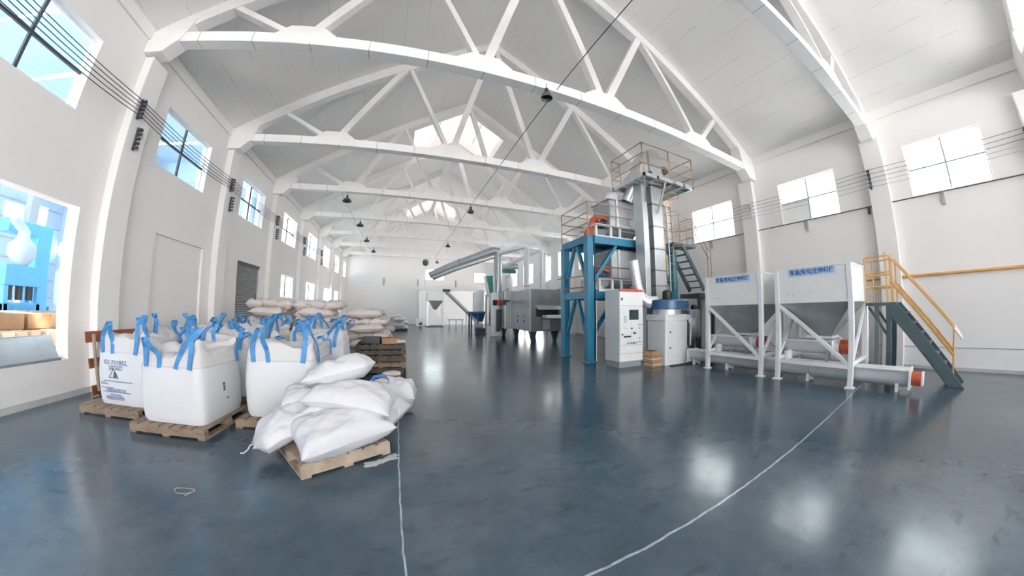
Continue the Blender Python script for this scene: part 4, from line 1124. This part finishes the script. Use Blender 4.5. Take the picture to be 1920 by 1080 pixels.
stack(-2.55, 10.35, 7, smesh, 'beige sack in the middle stack behind the bulk bags', 'beige sacks in the tall stacks', rnd)
stack(-1.10, 10.7, 6, smesh, 'beige sack in the aisle side stack behind the bulk bags', 'beige sacks in the tall stacks', rnd, short=1)
stack(-1.15, 12.6, 6, wmesh, 'whitish crumpled sack in the stack behind the aisle side beige one', 'whitish sacks farther back', rnd)
stack(-1.0, 14.4, 5, wmesh, 'whitish crumpled sack in the rearmost big stack before the far small one', 'whitish sacks farther back', rnd)
for (x, y, lab) in ((-4.05, 10.45, 'dark pallet under the beige stack nearest the roller shutter'), (-2.55, 10.35, 'dark pallet under the middle beige stack'), (-1.1, 10.7, 'dark pallet under the aisle side beige stack'), (-1.15, 12.6, 'dark pallet under the whitish sack stack'), (-1.0, 14.4, 'dark pallet under the rearmost big sack stack')):
    pallet((x, y, 0), 0, lab, w=1.2, d=1.2, m='wooddark')
pallet((-.2, 23.6, 0), 0, 'small dark pallet under the far sack pile near the end wall', w=1.3, d=1.1, h=.10, m='wooddark')
stack(-.2, 23.6, 5, wmesh, 'white sack in the small far pile near the end wall', 'white sacks of the small far pile', rnd, short=2, z0=.10, pitch=.2)

# dark stack of empty pallets with things on top
z = 0
for i, (m, hh, dx) in enumerate((('wooddark', .15, 0), ('wood', .13, .03), ('wooddark', .17, -.02), ('wooddark', .13, .02), ('wooddark', .14, 0))):
    pallet((-.50+dx, 8.30, z), R(-3 + i*1.2), 'dark empty pallet, %s of the five stacked beside the aisle' % ['lowest', 'second', 'middle one', 'fourth', 'topmost'][i], w=1.20, d=1.0, h=hh, m=m, group='empty pallets stacked beside the aisle'); z += hh + .001
t = empty('open_carton', (-.27, 8.05, z), R(8), 'open brown carton standing on the dark pallet stack', 'carton')
g = MB(); w, d, h = .21, .15, .15
for a, b in (((-w, -d, 0), (w, -d+.008, h)), ((-w, d-.008, 0), (w, d, h)), ((-w, -d, 0), (-w+.008, d, h)), ((w-.008, -d, 0), (w, d, h)), ((-w, -d, 0), (w, d, .008))): g.box(a, b)
g.build('box', M['carton'], t, local=True)
g = MB(); g.add([(-w, -d, h), (w, -d, h), (w+.01, -d-.11, h+.03), (-w-.01, -d-.11, h+.03)], [(0,1,2,3)]); g.add([(w, -d, h), (w, d, h), (w+.11, d, h+.02), (w+.11, -d, h+.02)], [(0,1,2,3)]); g.build('flap', M['carton'], t, local=True)
t = empty('dark_crate', (-.72, 8.1, z), R(-3), 'low dark crate on the pallet stack beside the open carton', 'crate')
g = MB()
for a, b in (((-.22, -.17, 0), (.22, -.15, .16)), ((-.22, .15, 0), (.22, .17, .16)), ((-.22, -.17, 0), (-.2, .17, .16)), ((.2, -.17, 0), (.22, .17, .16)), ((-.22, -.17, 0), (.22, .17, .02))): g.box(a, b)
g.build('crate_body', M['dark'], t, local=True)
o = sack_mesh('s', None, L=.26, Wd=.18, T=.09, seed=31, wrinkle=.02, nu=12, nv=10).build('crumpled_bag', M['bagtop'], None, smooth=80); o.location = (.0, 8.0, z+.05); tag(o, 'little crumpled white bag on the end of the pallet stack', 'bag')
o = sack_mesh('s', None, L=.46, Wd=.24, T=.12, seed=33, wrinkle=.012, nu=16, nv=10).build('beige_sack', M['beige'], None, smooth=80); o.location = (-.22, 7.52, .065); tag(o, 'small greyish sack lying on the floor in front of the dark pallet stack', 'sack')

# red-brown boards leaning on the wall
t = empty('slatted_board', (-5.5, 5.6, 0), label='red-brown three board panel with a pale batten leaning on the wall', cat='board panel')
for z0, z1, ya, yb in ((.88, 1.06, 5.02, 6.35), (.46, .62, 5.05, 6.30), (.02, .18, 5.05, 6.28)):
    xo = lambda z: -5.34 - .09*z
    g = MB(); g.ext([(xo(z0), ya, z0), (xo(z1), ya, z1), (xo(z1)-.025, ya, z1), (xo(z0)-.025, ya, z0)], (.06, yb-ya, 0)); g.build('board', M['redwood'], t, bevel=.003)
g = MB(); g.bar((-5.31, 5.16, .08), (-5.40, 5.16, 1.02), .05, .035); g.build('batten', M['woodlight'], t)
g = MB(); g.bar((-5.25, 6.15, .08), (-5.34, 6.15, 1.02), .05, .035); g.build('batten', M['woodlight'], t)

# ------------------------------------------------------------------ dryer line at the far side
t = empty('drying_oven', (6.5, 15.5, 0), label='long grey stainless drying oven on short legs beyond the blue tower', cat='oven')
g = MB(); g.box((6.02, 13.65, .52), (7.75, 16.3, 2.62)); g.build('front_housing', M['steel'], t, bevel=.02)
g = MB(); g.box((5.62, 16.3, .52), (7.75, 19.6, 2.66)); g.build('rear_housing', M['steel'], t, bevel=.02)
for a_, b_ in (((6.0, 13.62, .50), (6.05, 13.68, 2.64)), ((5.60, 16.26, .5), (5.66, 16.34, 2.66))):
    g = MB(); g.box(a_, b_); g.build('corner_trim', M['galv'], t)
for x, y in ((6.25, 13.9), (7.5, 13.9), (6.2, 16.0), (6.0, 17.6), (6.0, 19.3), (7.5, 19.3), (7.5, 16.4)):
    g = MB(); g.add([(x-.16,y-.16,.52),(x+.16,y-.16,.52),(x+.16,y+.16,.52),(x-.16,y+.16,.52),(x-.06,y-.06,0),(x+.06,y-.06,0),(x+.06,y+.06,0),(x-.06,y+.06,0)], [(0,1,2,3),(4,5,6,7),(0,1,5,4),(1,2,6,5),(2,3,7,6),(3,0,4,7)]); g.build('leg', M['dark'], t)
g = MB(); g.box((6.35, 13.60, 1.25), (7.6, 13.66, 1.72)); g.build('feed_opening_dark', M['black'], t)  # black plate on the solid housing, its colour stands for the opening's inner shade
g = MB(); g.ext([(6.3, 13.66, 1.72), (6.3, 13.3, 1.60), (6.3, 13.3, 1.64), (6.3, 13.66, 1.82)], (1.35, 0, 0)); g.build('opening_hood', M['galv'], t)
g = MB(); g.box((6.65, 13.1, 1.18), (7.9, 13.6, 1.34)); g.build('infeed_tray', M['hopper'], t, bevel=.03)
for x, z in ((6.0, 1.2), (6.0, .95)):
    for y in (14.4, 15.3):
        g = MB(); g.box((x-.0, y, z), (x+.03, y+.18, z+.1)); g.box((5.99, y, z), (6.02, y+.18, z+.1)); g.build('inspection_hatch', M['midgrey'], t)
g = MB(); g.box((5.99, 13.9, 1.72), (6.02, 16.2, 1.74)); g.build('panel_seam', M['midgrey'], t)
for x in (6.9,): 
    g = MB(); g.box((x-.15, 13.63, .6), (x+.2, 13.655, 1.1)); g.build('lower_hatch', M['galv'], t)
t = empty('oven_burner', (5.5, 16.6, 2.0), label='black burner with a red cover mounted on the side of the drying oven', cat='burner')
g = MB(); g.cyl((5.62, 16.9, 2.0), (5.1, 16.9, 2.0), .16, 18); g.build('blower', M['black'], t, smooth=True)
g = MB(); g.box((5.28, 16.55, 1.85), (5.52, 16.8, 2.15)); g.build('cover', M['red'], t, bevel=.02)
g = MB(); g.tube([(5.62, 16.2, 2.0), (5.35, 16.1, 2.0), (5.3, 15.6, 2.05), (5.5, 15.2, 2.05)], .05, 10); g.tube([(5.4, 15.9, 2.0), (5.4, 15.9, 2.6), (5.6, 15.7, 2.75)], .02, 8); g.box((5.3, 15.7, 1.85), (5.5, 15.9, 2.15)); g.build('gas_train', M['dark'], t)
g = MB(); g.box((5.36, 17.0, .3), (5.6, 17.1, 1.6)); g.build('cable_drop', M['dark'], t)
t = empty('duct_casing', (5.3, 17.3, 0), label='tall narrow grey duct casing standing on the floor before the oven', cat='duct')
g = MB(); g.box((5.12, 17.18, 0), (5.52, 17.5, 2.6)); g.build('casing_body', M['galv'], t, bevel=.02)

def duct(name, label, pts, r, m='galv', n=22, rings=()):
    t = empty(name, pts[0], label=label, cat='duct')
    g = MB(); g.tube(pts, r, n); g.build('duct_pipe', M[m], t, smooth=50)
    for p, q, rr_2 in rings:
        g = MB(); g.cyl(p, q, rr_2, n); g.build('duct_flange', M['steel'], t, smooth=50)
    return t
duct('riser_duct', 'thick vertical steel duct rising from the oven to the long slanting duct', [(5.72, 18.0, 2.6), (5.72, 18.0, 5.15)], .27, 'steel', rings=[((5.72, 18, 3.9), (5.72, 18, 3.95), .285), ((5.72, 18, 5.1), (5.72, 18, 5.2), .30)])
duct('slanting_duct', 'long slanting grey sheathed duct descending toward the end wall hopper', [(5.85, 18.0, 5.30), (5.45, 18.2, 5.30), (2.9, 19.4, 4.30), (1.75, 20.0, 3.78)], [.20, .27, .24, .22], 'cone', rings=[((3.6, 19.05, 4.58), (3.5, 19.1, 4.54), .28)])
duct('slanting_pipe', 'bright steel pipe running below the long slanting duct', [(7.0, 18.0, 5.62), (5.6, 18.0, 4.98), (3.2, 19.0, 4.12), (1.9, 19.7, 3.55)], .13, 'galv')
duct('gooseneck_pipe', 'white gooseneck pipe rising from the oven top and bending to the slanting duct', [(7.02, 16.4, 2.6), (7.02, 16.4, 5.25), (6.9, 16.45, 5.38), (5.75, 17.8, 5.10)], .145, 'white', rings=[((7.02, 16.4, 2.62), (7.02, 16.4, 2.7), .2), ((7.02, 16.4, 2.95), (7.02, 16.4, 3.0), .17)])
duct('rear_riser_pipe', 'second white riser pipe on the oven top, nearer to the blue tower', [(8.05, 16.6, 2.6), (8.05, 16.6, 5.15), (7.95, 16.7, 5.25), (7.0, 18.0, 4.75), (6.2, 18.9, 4.3)], .12, 'white')
duct('horizontal_duct', 'horizontal grey duct with a teal lower half behind the riser ducts', [(7.3, 18.6, 4.45), (6.2, 18.9, 4.35)], .18, 'cone')
t = empty('belt_conveyor', (5.5, 20, 3), label='steep green belt conveyor with grey sides beside the thick riser duct', cat='conveyor')
g = MB(); g.ext([(5.42, 20.0, 3.85), (5.98, 20.0, 3.95), (6.05, 20.0, 2.5), (5.74, 20.0, 2.5)], (0, .35, 0)); g.build('belt', M['green'], t)
g = MB(); g.bar((5.40, 20.0, 3.90), (5.72, 20.0, 2.45), .06, .5, up=(0, 1, 0)); g.build('side_plate', M['galv'], t)
g = MB(); g.box((6.1, 18.9, 4.02), (7.3, 19.0, 4.28)); g.build('belt_return', M['green'], t)
for xx in (5.55, 6.05):
    g = MB(); g.bar((xx, 20.1, 0), (xx, 20.1, 2.6), .08, .08); g.build('support', M['midgrey'], t)
t = empty('cyclone_separator', (6.9, 18.9, 3), label='light round cyclone drum standing on the oven behind the ducts', cat='cyclone')
g = MB(); g.lathe([(.12, 2.66), (.30, 3.0), (.30, 3.72), (.20, 3.85), (.05, 3.88)], (6.75, 18.9, 0), 22); g.build('drum', M['white'], t, smooth=True)

# feed hopper with a blue rim, and small gear around the oven inlet
t = empty('blue_rim_hopper', (5.1, 20.6, 0), label='small hopper with a dark blue rim and legs beyond the oven', cat='hopper')
g = MB(); g.add([(4.55,20.3,1.30),(5.55,20.3,1.30),(5.55,21.1,1.30),(4.55,21.1,1.30),(5.2,20.5,.75),(5.45,20.5,.75),(5.45,20.9,.75),(5.2,20.9,.75)], [(0,1,5,4),(1,2,6,5),(2,3,7,6),(3,0,4,7),(4,5,6,7)]); g.build('cone', M['darkblue'], t)
g = MB(); g.box((4.45,20.25,1.30),(5.6,21.15,1.44)); g.build('rim', M['darkblue'], t, bevel=.03)
g = MB(); g.ext([(4.85,20.7,1.44),(5.55,20.7,1.44),(5.55,20.7,2.95),(5.25,20.7,3.0),(4.85,20.7,2.75)], (0,.4,0)); g.build('hood', M['galv'], t)
for x, y in ((4.6, 20.35), (5.05, 20.35), (4.6, 21.05)):
    g = MB(); g.box((x-.05,y-.05,0),(x+.05,y+.05,1.3)); g.build('leg', M['darkblue'], t)
t = empty('hydraulic_unit', (5.0, 19.7, 0), label='low dark pump unit on the floor in front of the blue rimmed hopper', cat='pump')
g = MB(); g.box((4.75,19.45,0),(5.35,19.95,.35)); g.build('base', M['dark'], t, bevel=.02)
g = MB(); g.cyl((4.8,19.7,.5),(5.25,19.7,.5),.14,16); g.build('motor', M['midgrey'], t, smooth=True)

# braced hopper frame with conveyor near the end wall
t = empty('braced_hopper', (2.95, 28.0, 0), label='white hopper on an X braced frame standing near the end wall', cat='hopper')
hx0, hx1, hy0, hy1 = 2.22, 3.72, 27.6, 28.9
for x in (hx0+.05, hx1-.05):
    for y in (hy0+.05, hy1-.05):
        g = MB(); g.box((x-.05,y-.05,0),(x+.05,y+.05,2.4)); g.build('leg', M['galv'], t)
g = MB(); g.box((hx0,hy0,2.35),(hx1,hy1,3.15)); g.build('bin_body', M['hopper'], t)
g = MB(); g.add([(hx0+.1,hy0+.02,2.35),(hx1-.1,hy0+.02,2.35),(hx1-.1,hy1-.1,2.35),(hx0+.1,hy1-.1,2.35),(2.85,28.1,1.55),(3.1,28.1,1.55),(3.1,28.4,1.55),(2.85,28.4,1.55)], [(0,1,5,4),(1,2,6,5),(2,3,7,6),(3,0,4,7),(4,5,6,7)]); g.build('cone', M['cone'], t)
for a, b in (((hx0+.08, hy0+.03, 2.25), (hx1-.08, hy0+.03, .1)), ((hx1-.08, hy0+.03, 2.25), (hx0+.08, hy0+.03, .1))):
    g = MB(); g.bar(a, b, .05, .05); g.build('cross_brace', M['galv'], t)
g = MB(); g.box((hx0, hy0, 0), (hx1, hy1, .06)); g.build('base_frame', M['dark'], t)
t = empty('inclined_conveyor', (5, 27.5, 0), label='long grey inclined screw conveyor leading up to the X braced hopper', cat='conveyor')
g = MB(); g.tube([(3.9, 27.5, 3.15), (6.6, 26.6, .45)], .17, 16); g.build('conveyor_tube', M['cone'], t, smooth=True)
g = MB(); g.box((3.55, 27.3, 3.16), (4.2, 27.7, 3.38)); g.build('drive_head', M['black'], t, bevel=.03)
g = MB(); g.box((6.35, 26.3, 0), (6.95, 26.9, .5)); g.build('inlet_box', M['midgrey'], t, bevel=.02)
g = MB(); g.bar((5.6, 26.9, 0), (5.6, 26.9, 1.4), .08, .08); g.build('support_leg', M['galv'], t)
t = empty('work_bench', (4.6, 27.0, 0), label='low grey bench beside the X braced hopper near the end wall', cat='bench')
g = MB(); g.box((4.0, 26.8, .62), (5.35, 27.3, .70)); g.build('bench_top', M['midgrey'], t)
for x in (4.1, 4.7, 5.25):
    g = MB(); g.box((x-.04, 26.85, 0), (x+.04, 26.93, .62)); g.build('leg', M['midgrey'], t)
t = empty('roller_machine', (1.5, 29, 0), label='small dark opening machine with a white cover at the foot of the end wall', cat='machine')
g = MB(); g.box((1.35, 29.0, 0), (2.0, 29.6, .72)); g.build('body', M['hopper'], t, bevel=.03)
g = MB(); g.cyl((1.75, 28.99, .22), (1.75, 28.9, .22), .14, 14); g.build('wheel', M['black'], t)
# low annex in front of the end wall
p = MB(); p.box((1.70, 31.2, 0), (8.6, Y1, 3.45)); struct('wall_annex', p, M['wall'])
p = MB(); p.box((1.64, 31.14, 3.45), (8.66, Y1, 3.52)); struct('trim_80', p, M['lightgrey'])
# small grey brackets on the end wall
for i, x in enumerate((-1.95, 1.55, 5.6)):
    g = MB(); g.box((x, Y1-.06, 4.0), (x+.16, Y1, 4.75)); o = g.build('wall_bracket', M['midgrey']); tag(o, 'grey steel bracket on the end wall, %s' % ['between the window strip and the corner', 'above the edge of the low annex', 'between the two small end wall windows'][i], 'bracket', 'grey brackets on the end wall')

# ------------------------------------------------------------------ cables, insulators, lamps
def wave(p, q, sag, n, ends):
    pts = []
    for k in range(len(ends)-1):
        a, b = ends[k], ends[k+1]
        for i in range(n): u = i/n; pts.append((p[0], a + (b-a)*u, p[2] - sag*4*u*(1-u)))
    pts.append((p[0], ends[-1], p[2])); return pts
sup = [-2.3, 1.6, 5.42, 9.55, 13.6, 17.7, 21.7]
for i in range(5):
    z = 5.30 - .075*i; g = MB(); x = XL + .29
    g.tube(wave((x, 0, z), None, .05 + .01*i, 8, sup), .008, 6)
    o = g.build('power_line', M['cable']); tag(o, '%s of the five thin dark power lines along the window side wall' % ['topmost', 'second', 'middle one', 'fourth', 'lowest'][i], 'cable', 'power lines along the window side wall')
def insulators(x, y, z0, h, s, n, label, m='dark', group='insulator racks on the pilasters'):
    t = empty('insulator_rack', (x, y, z0), label=label, cat='insulator rack', group=group)
    g = MB(); g.box((x - .02, y - .02, z0), (x + .02, y + .02, z0 + h)); g.build('bracket_bar', M[m], t)
    for k in range(n):
        z = z0 + h*(k+.5)/n; g = MB(); g.lathe([(.02, -.02), (.045, -.02), (.045, .02), (.02, .03)], (x + s*.07, y, z), 10); g.cyl((x, y, z), (x + s*.07, y, z), .008, 6); g.build('insulator', M[m], t, smooth=True)
    return t
names = ['first', 'second', 'third', 'fourth', 'fifth', 'sixth', 'seventh']
for i, y in enumerate(sup[2:]):
    insulators(XL + .22, y, 4.94, .42, 1, 5, 'upper dark insulator rack on the %s pilaster along the window side wall, holding the wires' % names[i])
    insulators(XL + .22, y + .12, 4.36, .46, 1, 5, 'lower empty insulator rack on the %s pilaster along the window side wall' % names[i])
supr = [-6.0, -2.2, 1.62, 5.42, 9.5]
for i in range(5):
    z = 5.20 - .12*i; g = MB(); x = XR - .26
    g.tube(wave((x, 0, z), None, .04, 8, supr), .006, 6)
    o = g.build('power_line', M['greycable'] if i > 2 else M['cable']); tag(o, '%s of the five thin power lines crossing the bright windows above the hoppers' % ['topmost', 'second', 'middle one', 'fourth', 'lowest'][i], 'cable', 'power lines along the hopper side wall')
for i, y in enumerate(supr[2:4]): insulators(XR - .22, y, 4.66, .56, -1, 5, ['dark insulator rack on the pilaster beside the yellow railed landing', 'pale insulator rack on the pilaster between the two middle bright windows'][i], m=['dark', 'lightgrey'][i])
insulators(XR - .22, -2.0, 4.66, .56, -1, 3, 'dark insulator rack at the frame edge beside the nearest bright window')
g = MB(); g.tube([(XR-.08, -7.0, 4.24), (XR-.08, 11.5, 4.24)], .016, 8); o = g.build('crane_cable', M['cable']); tag(o, 'thick dark cable running under the bright windows above the hoppers', 'cable')
for i, (y, m) in enumerate(((-.03, 'greycable'), (1.82, 'cable'), (3.66, 'greycable'), (5.52, 'cable'), (7.29, 'greycable'))):
    g = MB(); g.box((XR-.10, y-.02, 4.19), (XR, y+.02, 4.23)); g.box((XR-.05, y-.035, 3.93 if m == 'greycable' else 4.05), (XR, y+.035, 4.22)); o = g.build('cable_bracket', M[m])
    tag(o, ['grey bracket under the nearest bright window', 'dark bracket on the pilaster above the nearer hopper', 'grey bracket under the window with the blanked pane', 'dark bracket on the pilaster above the farther hopper', 'grey bracket under the window beside the tower ladder'][i], 'bracket', 'brackets carrying the dark cable')
g = MB(); g.tube([(XR-.06, -7, 2.29), (XR-.06, 2.3, 2.29)], .035, 12); o = g.build('yellow_pipe', M['yellow'], smooth=True); tag(o, 'long ochre yellow pipe fixed along the wall behind the stair', 'pipe')
g = MB(); g.box((XR-.14, 1.40, 2.05), (XR-.02, 1.47, 2.30)); o = g.build('pipe_valve', M['black']); tag(o, 'small black valve hanging from the yellow wall pipe behind the rails', 'valve')
g = MB(); g.box((XR-.012, -7, .53), (XR, 1.92, .548)); g.box((XR-.012, 1.90, .53), (XR, 1.92, 1.9)); o = g.build('wall_conduit', M['midgrey']); tag(o, 'thin dark conduit line low on the wall behind the stair', 'conduit')
g = MB(); g.tube([(10.75, 2.1, 0), (10.75, 2.1, 1.6)], .06, 12); g2 = g.build('drain_pipe', M['galv'], smooth=True); tag(g2, 'short pale pipe standing against the wall behind the near hopper', 'pipe')

g = MB(); g.tube([(2.98, -8, 6.50)] + [(2.98 + (.02 if k % 2 else 0), TY[k], 6.50) for k in range(1, 9)], .011, 6); o = g.build('lamp_cable', M['cable']); tag(o, 'long dark cable running along the hall under the middle of the tie beams', 'cable')
g = MB(); g.tube([(-2.75, 13.3, 6.40), (-2.75, 30, 6.40)], .009, 6); o = g.build('lamp_cable', M['greycable']); tag(o, 'thin cable along the side row of hanging lamps', 'cable')
def lamp(x, y, z, label, tilt=0, r=.15, cord=.22):
    t = empty('hanging_lamp', (x, y, z), label=label, cat='lamp', group='dark bell shaped hanging lamps')
    g = MB(); g.tube([(x, y, z+cord), (x, y, z)], .009, 6); g.build('hook_rod', M['cable'], t)
    g = MB(); g.lathe([(.035, 0), (.045, -.03), (.045, -.10), (.07, -.13)], (x, y, z), 16); g.build('lamp_holder', M['black'], t, smooth=True)
    g = MB(); g.lathe([(.06, -.12), (r*.75, -.17), (r, -.26), (r, -.275), (r*.9, -.27), (r*.6, -.19), (.05, -.14)], (x, y, z), 24); g.build('lamp_shade', M['dark'], t, smooth=True)
    return t
lamp(2.72, 5.22, 6.45, 'nearest hanging lamp, large and round under the biggest tie beam', r=.13, cord=.15)
for i, (x, y) in enumerate(((-2.5, 13.35), (-2.42, 17.4), (-2.48, 21.45), (-2.35, 25.5))):
    lamp(x, y, 6.32, ['nearest', 'second', 'third', 'farthest'][i] + ' hanging lamp of the side row over the sack stacks', r=.20, cord=.2)
for i, (x, y, r) in enumerate(((2.9, 13.35, .15), (3.05, 21.45, .18), (3.2, 29.55, .18))):
    lamp(x, y, 6.30, ['second hanging lamp along the middle cable, beyond the biggest tie beam', 'third hanging lamp along the middle cable, above the slanting duct', 'farthest hanging lamp along the middle cable near the end wall'][i], r=r, cord=.2)
t = empty('round_fixture', (2.12, 29.6, 6), label='dark round fixture hanging by a thin rod before the end wall', cat='fixture')
g = MB(); g.lathe([(.05, .32), (.25, .22), (.30, 0), (.25, -.22), (.05, -.32)], (2.12, 29.6, 6.02), 18); g.build('fixture_body', M['dark'], t, smooth=True)
g = MB(); g.tube([(2.12, 29.6, 6.5), (2.12, 29.6, 3.4)], .012, 6); g.build('hanging_rod', M['greycable'], t)

# ------------------------------------------------------------------ next hall seen through the side opening
F2 = MB(); F2.box((-17, -6, -.3), (XL-WT, 12.5, 0)); struct('floor_annex', F2, M['concrete'])
w2 = holed(-6, 12.5, 0, 7.2, [(9.9, 10.7, 4.2, 4.9), (11.35, 11.75, 4.3, 5.1), (8.3, 9.1, 4.1, 4.8), (6.0, 7.0, 4.1, 4.8), (3.0, 4.0, 4.1, 4.8)], lambda u, v, d: (-15.5 - d, u, v), .15)
struct('wall_annex_outer', w2, M['paleblue'])
w3 = holed(-15.5, XL-WT-.05, 0, 7.2, [], lambda u, v, d: (u, 12.5 + d, v), .15)
struct('wall_annex_end', w3, M['paleblue'])
w4 = holed(-15.5, XL-WT-.05, 0, 7.2, [(-14, -7, 0, 4.5)], lambda u, v, d: (u, -6 - d, v), .15)
struct('wall_annex_rear', w4, M['paleblue'])
rf = MB()
for k in range(9): rf.box((-15.5, -5.5 + k*2.05, 7.2), (XL-WT-.5, -5.5 + k*2.05 + 1.86, 7.28))
struct('ceiling_annex', rf, M['paleblue'])
for i, (x, y) in enumerate(((-13.5, 9.6), (-13.5, 11.4), (-10.5, 11.9))):
    g = MB(); g.box((x-.15, y-.15, 0), (x+.15, y+.15, 7.2)); o = g.build('trim_%d' % (90+i), M['midgrey']); o['kind'] = 'structure'
for i, z in enumerate((5.6, 6.4)):
    g = MB(); g.bar((-15.4, 10.8, z), (XL-.6, 6.2 if i else 10.8, z), .12, .18); o = g.build('trim_%d' % (95+i), M['midgrey']); o['kind'] = 'structure'
for k in range(9):
    g = MB(); g.box((-15.5, -6, .8+k*.7), (-15.46, 12.4, .84+k*.7)); o = g.build('trim_%d' % (100+k), M['midgrey']); o['kind'] = 'structure'
t = empty('packing_machine', (-8.8, 6.3, 0), label='pale blue packing machine with a funnel seen through the side opening', cat='machine')
g = MB(); g.box((-9.3, 5.85, 1.78), (-8.8, 6.75, 2.22)); g.build('cabinet', M['skyblue'], t, bevel=.02)
for y in (5.9, 6.7):
    for x in (-9.25, -8.85): 
        g = MB(); g.box((x-.05, y-.05, 0), (x+.05, y+.05, 1.78)); g.build('leg', M['skyblue'], t)
g = MB(); g.box((-9.3, 5.85, .7), (-8.8, 6.75, 1.42)); g.build('lower_cabinet', M['skyblue'], t, bevel=.02)
g = MB(); g.lathe([(.12, 0), (.30, .25), (.30, .45), (.14, .62), (.12, .80)], (-8.98, 6.3, 2.2), 18); g.build('funnel', M['paleblue'], t, smooth=True)
g = MB(); g.tube([(-8.98, 6.3, 2.98), (-8.98, 6.0, 3.2)], .11, 14); g.build('infeed_pipe', M['paleblue'], t, smooth=True)
for y in (6.05, 6.3, 6.55):
    g = MB(); g.cyl((-8.95, y, 1.80), (-8.95, y, 1.48), .08, 12); g.build('filling_nozzle', M['dark'], t, smooth=True)
t = empty('overhead_duct', (-9.2, 7.0, 0), label='big pale blue arched duct frame beside the packing machine in the next hall', cat='duct')
g = MB(); g.box((-9.85, 6.98, 0), (-9.42, 7.40, 3.0)); g.build('duct_riser', M['skyblue'], t, bevel=.02)
g = MB(); g.box((-9.85, 6.2, 2.98), (-9.42, 7.40, 3.28)); g.build('duct_arm', M['skyblue'], t, bevel=.02)
t = empty('storage_tank', (-10.5, 9.0, 0), label='small pale cylinder tank on a teal frame in the next hall', cat='tank')
g = MB(); g.lathe([(.1, 1.1), (.4, 1.45), (.4, 2.3), (.3, 2.4)], (-10.4, 8.9, 0), 20); g.build('vessel', M['paleblue'], t, smooth=True)
for x in (-10.8, -10.0):
    for y in (8.5, 9.3):
        g = MB(); g.box((x-.04, y-.04, 0), (x+.04, y+.04, 1.3)); g.build('leg', M['green'], t)
rnd = random.Random(5); k = 0
for lx in range(4):
    for ly in range(6):
        for lz in range(3 if lx > 0 else 2):
            w, d, h = .40, .46, .27
            x = -6.75 - lx*.52 + rnd.uniform(-.04, .04); y = 4.3 + ly*.56 + rnd.uniform(-.05, .05)
            g = MB(); z = lz*(h+.005) + .456
            o = empty('packed_carton', (x, y, z), R(rnd.uniform(-9, 9)), 'pale carton next door, %s row from the side opening, %s layer' % (['first', 'second', 'third', 'fourth'][lx], ['lowest', 'middle', 'top'][lz]), 'carton', 'cartons piled in the next hall')
            g.box((-w/2, -d/2, 0), (w/2, d/2, h)); bx_ = g.build('box', M['cartonlight'] if rnd.random() < .7 else M['carton'], o, local=True, bevel=.005)
            g = MB(); g.box((-w/2-.002, -.03, h), (w/2+.002, .03, h+.003)); g.box((w/2, -.03, h*.7), (w/2+.002, .03, h)); g.build('tape', M['woodlight'], o, local=True)
p = MB(); p.box((-8.7, 4.0, 0), (-6.45, 7.5, .45)); o = p.build('loading_platform', M['woodlight']); tag(o, 'low flat platform under the cartons in the next hall', 'platform')
t = empty('steel_chute', (-5.9, 3.8, .7), label='grey sheet steel chute resting in the side wall opening', cat='chute')
g = MB(); g.add([(-5.70, 2.2, .66), (-5.70, 4.72, .66), (-6.02, 4.84, .98), (-6.02, 2.2, .98), (-5.74, 2.2, .64), (-5.74, 4.72, .64), (-6.06, 4.84, .97), (-6.06, 2.2, .97)], [(0,1,2,3),(4,5,6,7),(0,1,5,4),(1,2,6,5),(2,3,7,6),(3,0,4,7)])
g.build('tilted_plate', M['cone'], t)
g = MB(); g.box((-6.08, 2.2, .95), (-6.02, 4.86, .99)); g.build('rolled_edge', M['galv'], t)
g = MB(); g.box((-5.95, 2.2, .621), (-5.68, 4.75, .66)); g.build('bottom_plate', M['cone'], t)

# a plain neighbouring block beyond the far side windows
t = empty('neighbour_building', (-22, 24, 0), label='pale plain building standing outside the side windows', cat='building')
g = MB(); g.box((-30, 16, -.3), (-20, 48, 7.5)); g.build('building_body', M['paleblue'], t)
for k in range(5):
    g = MB(); g.box((-20.02, 18 + k*6, 2), (-19.95, 20.5 + k*6, 4)); g.build('window', M['midgrey'], t)
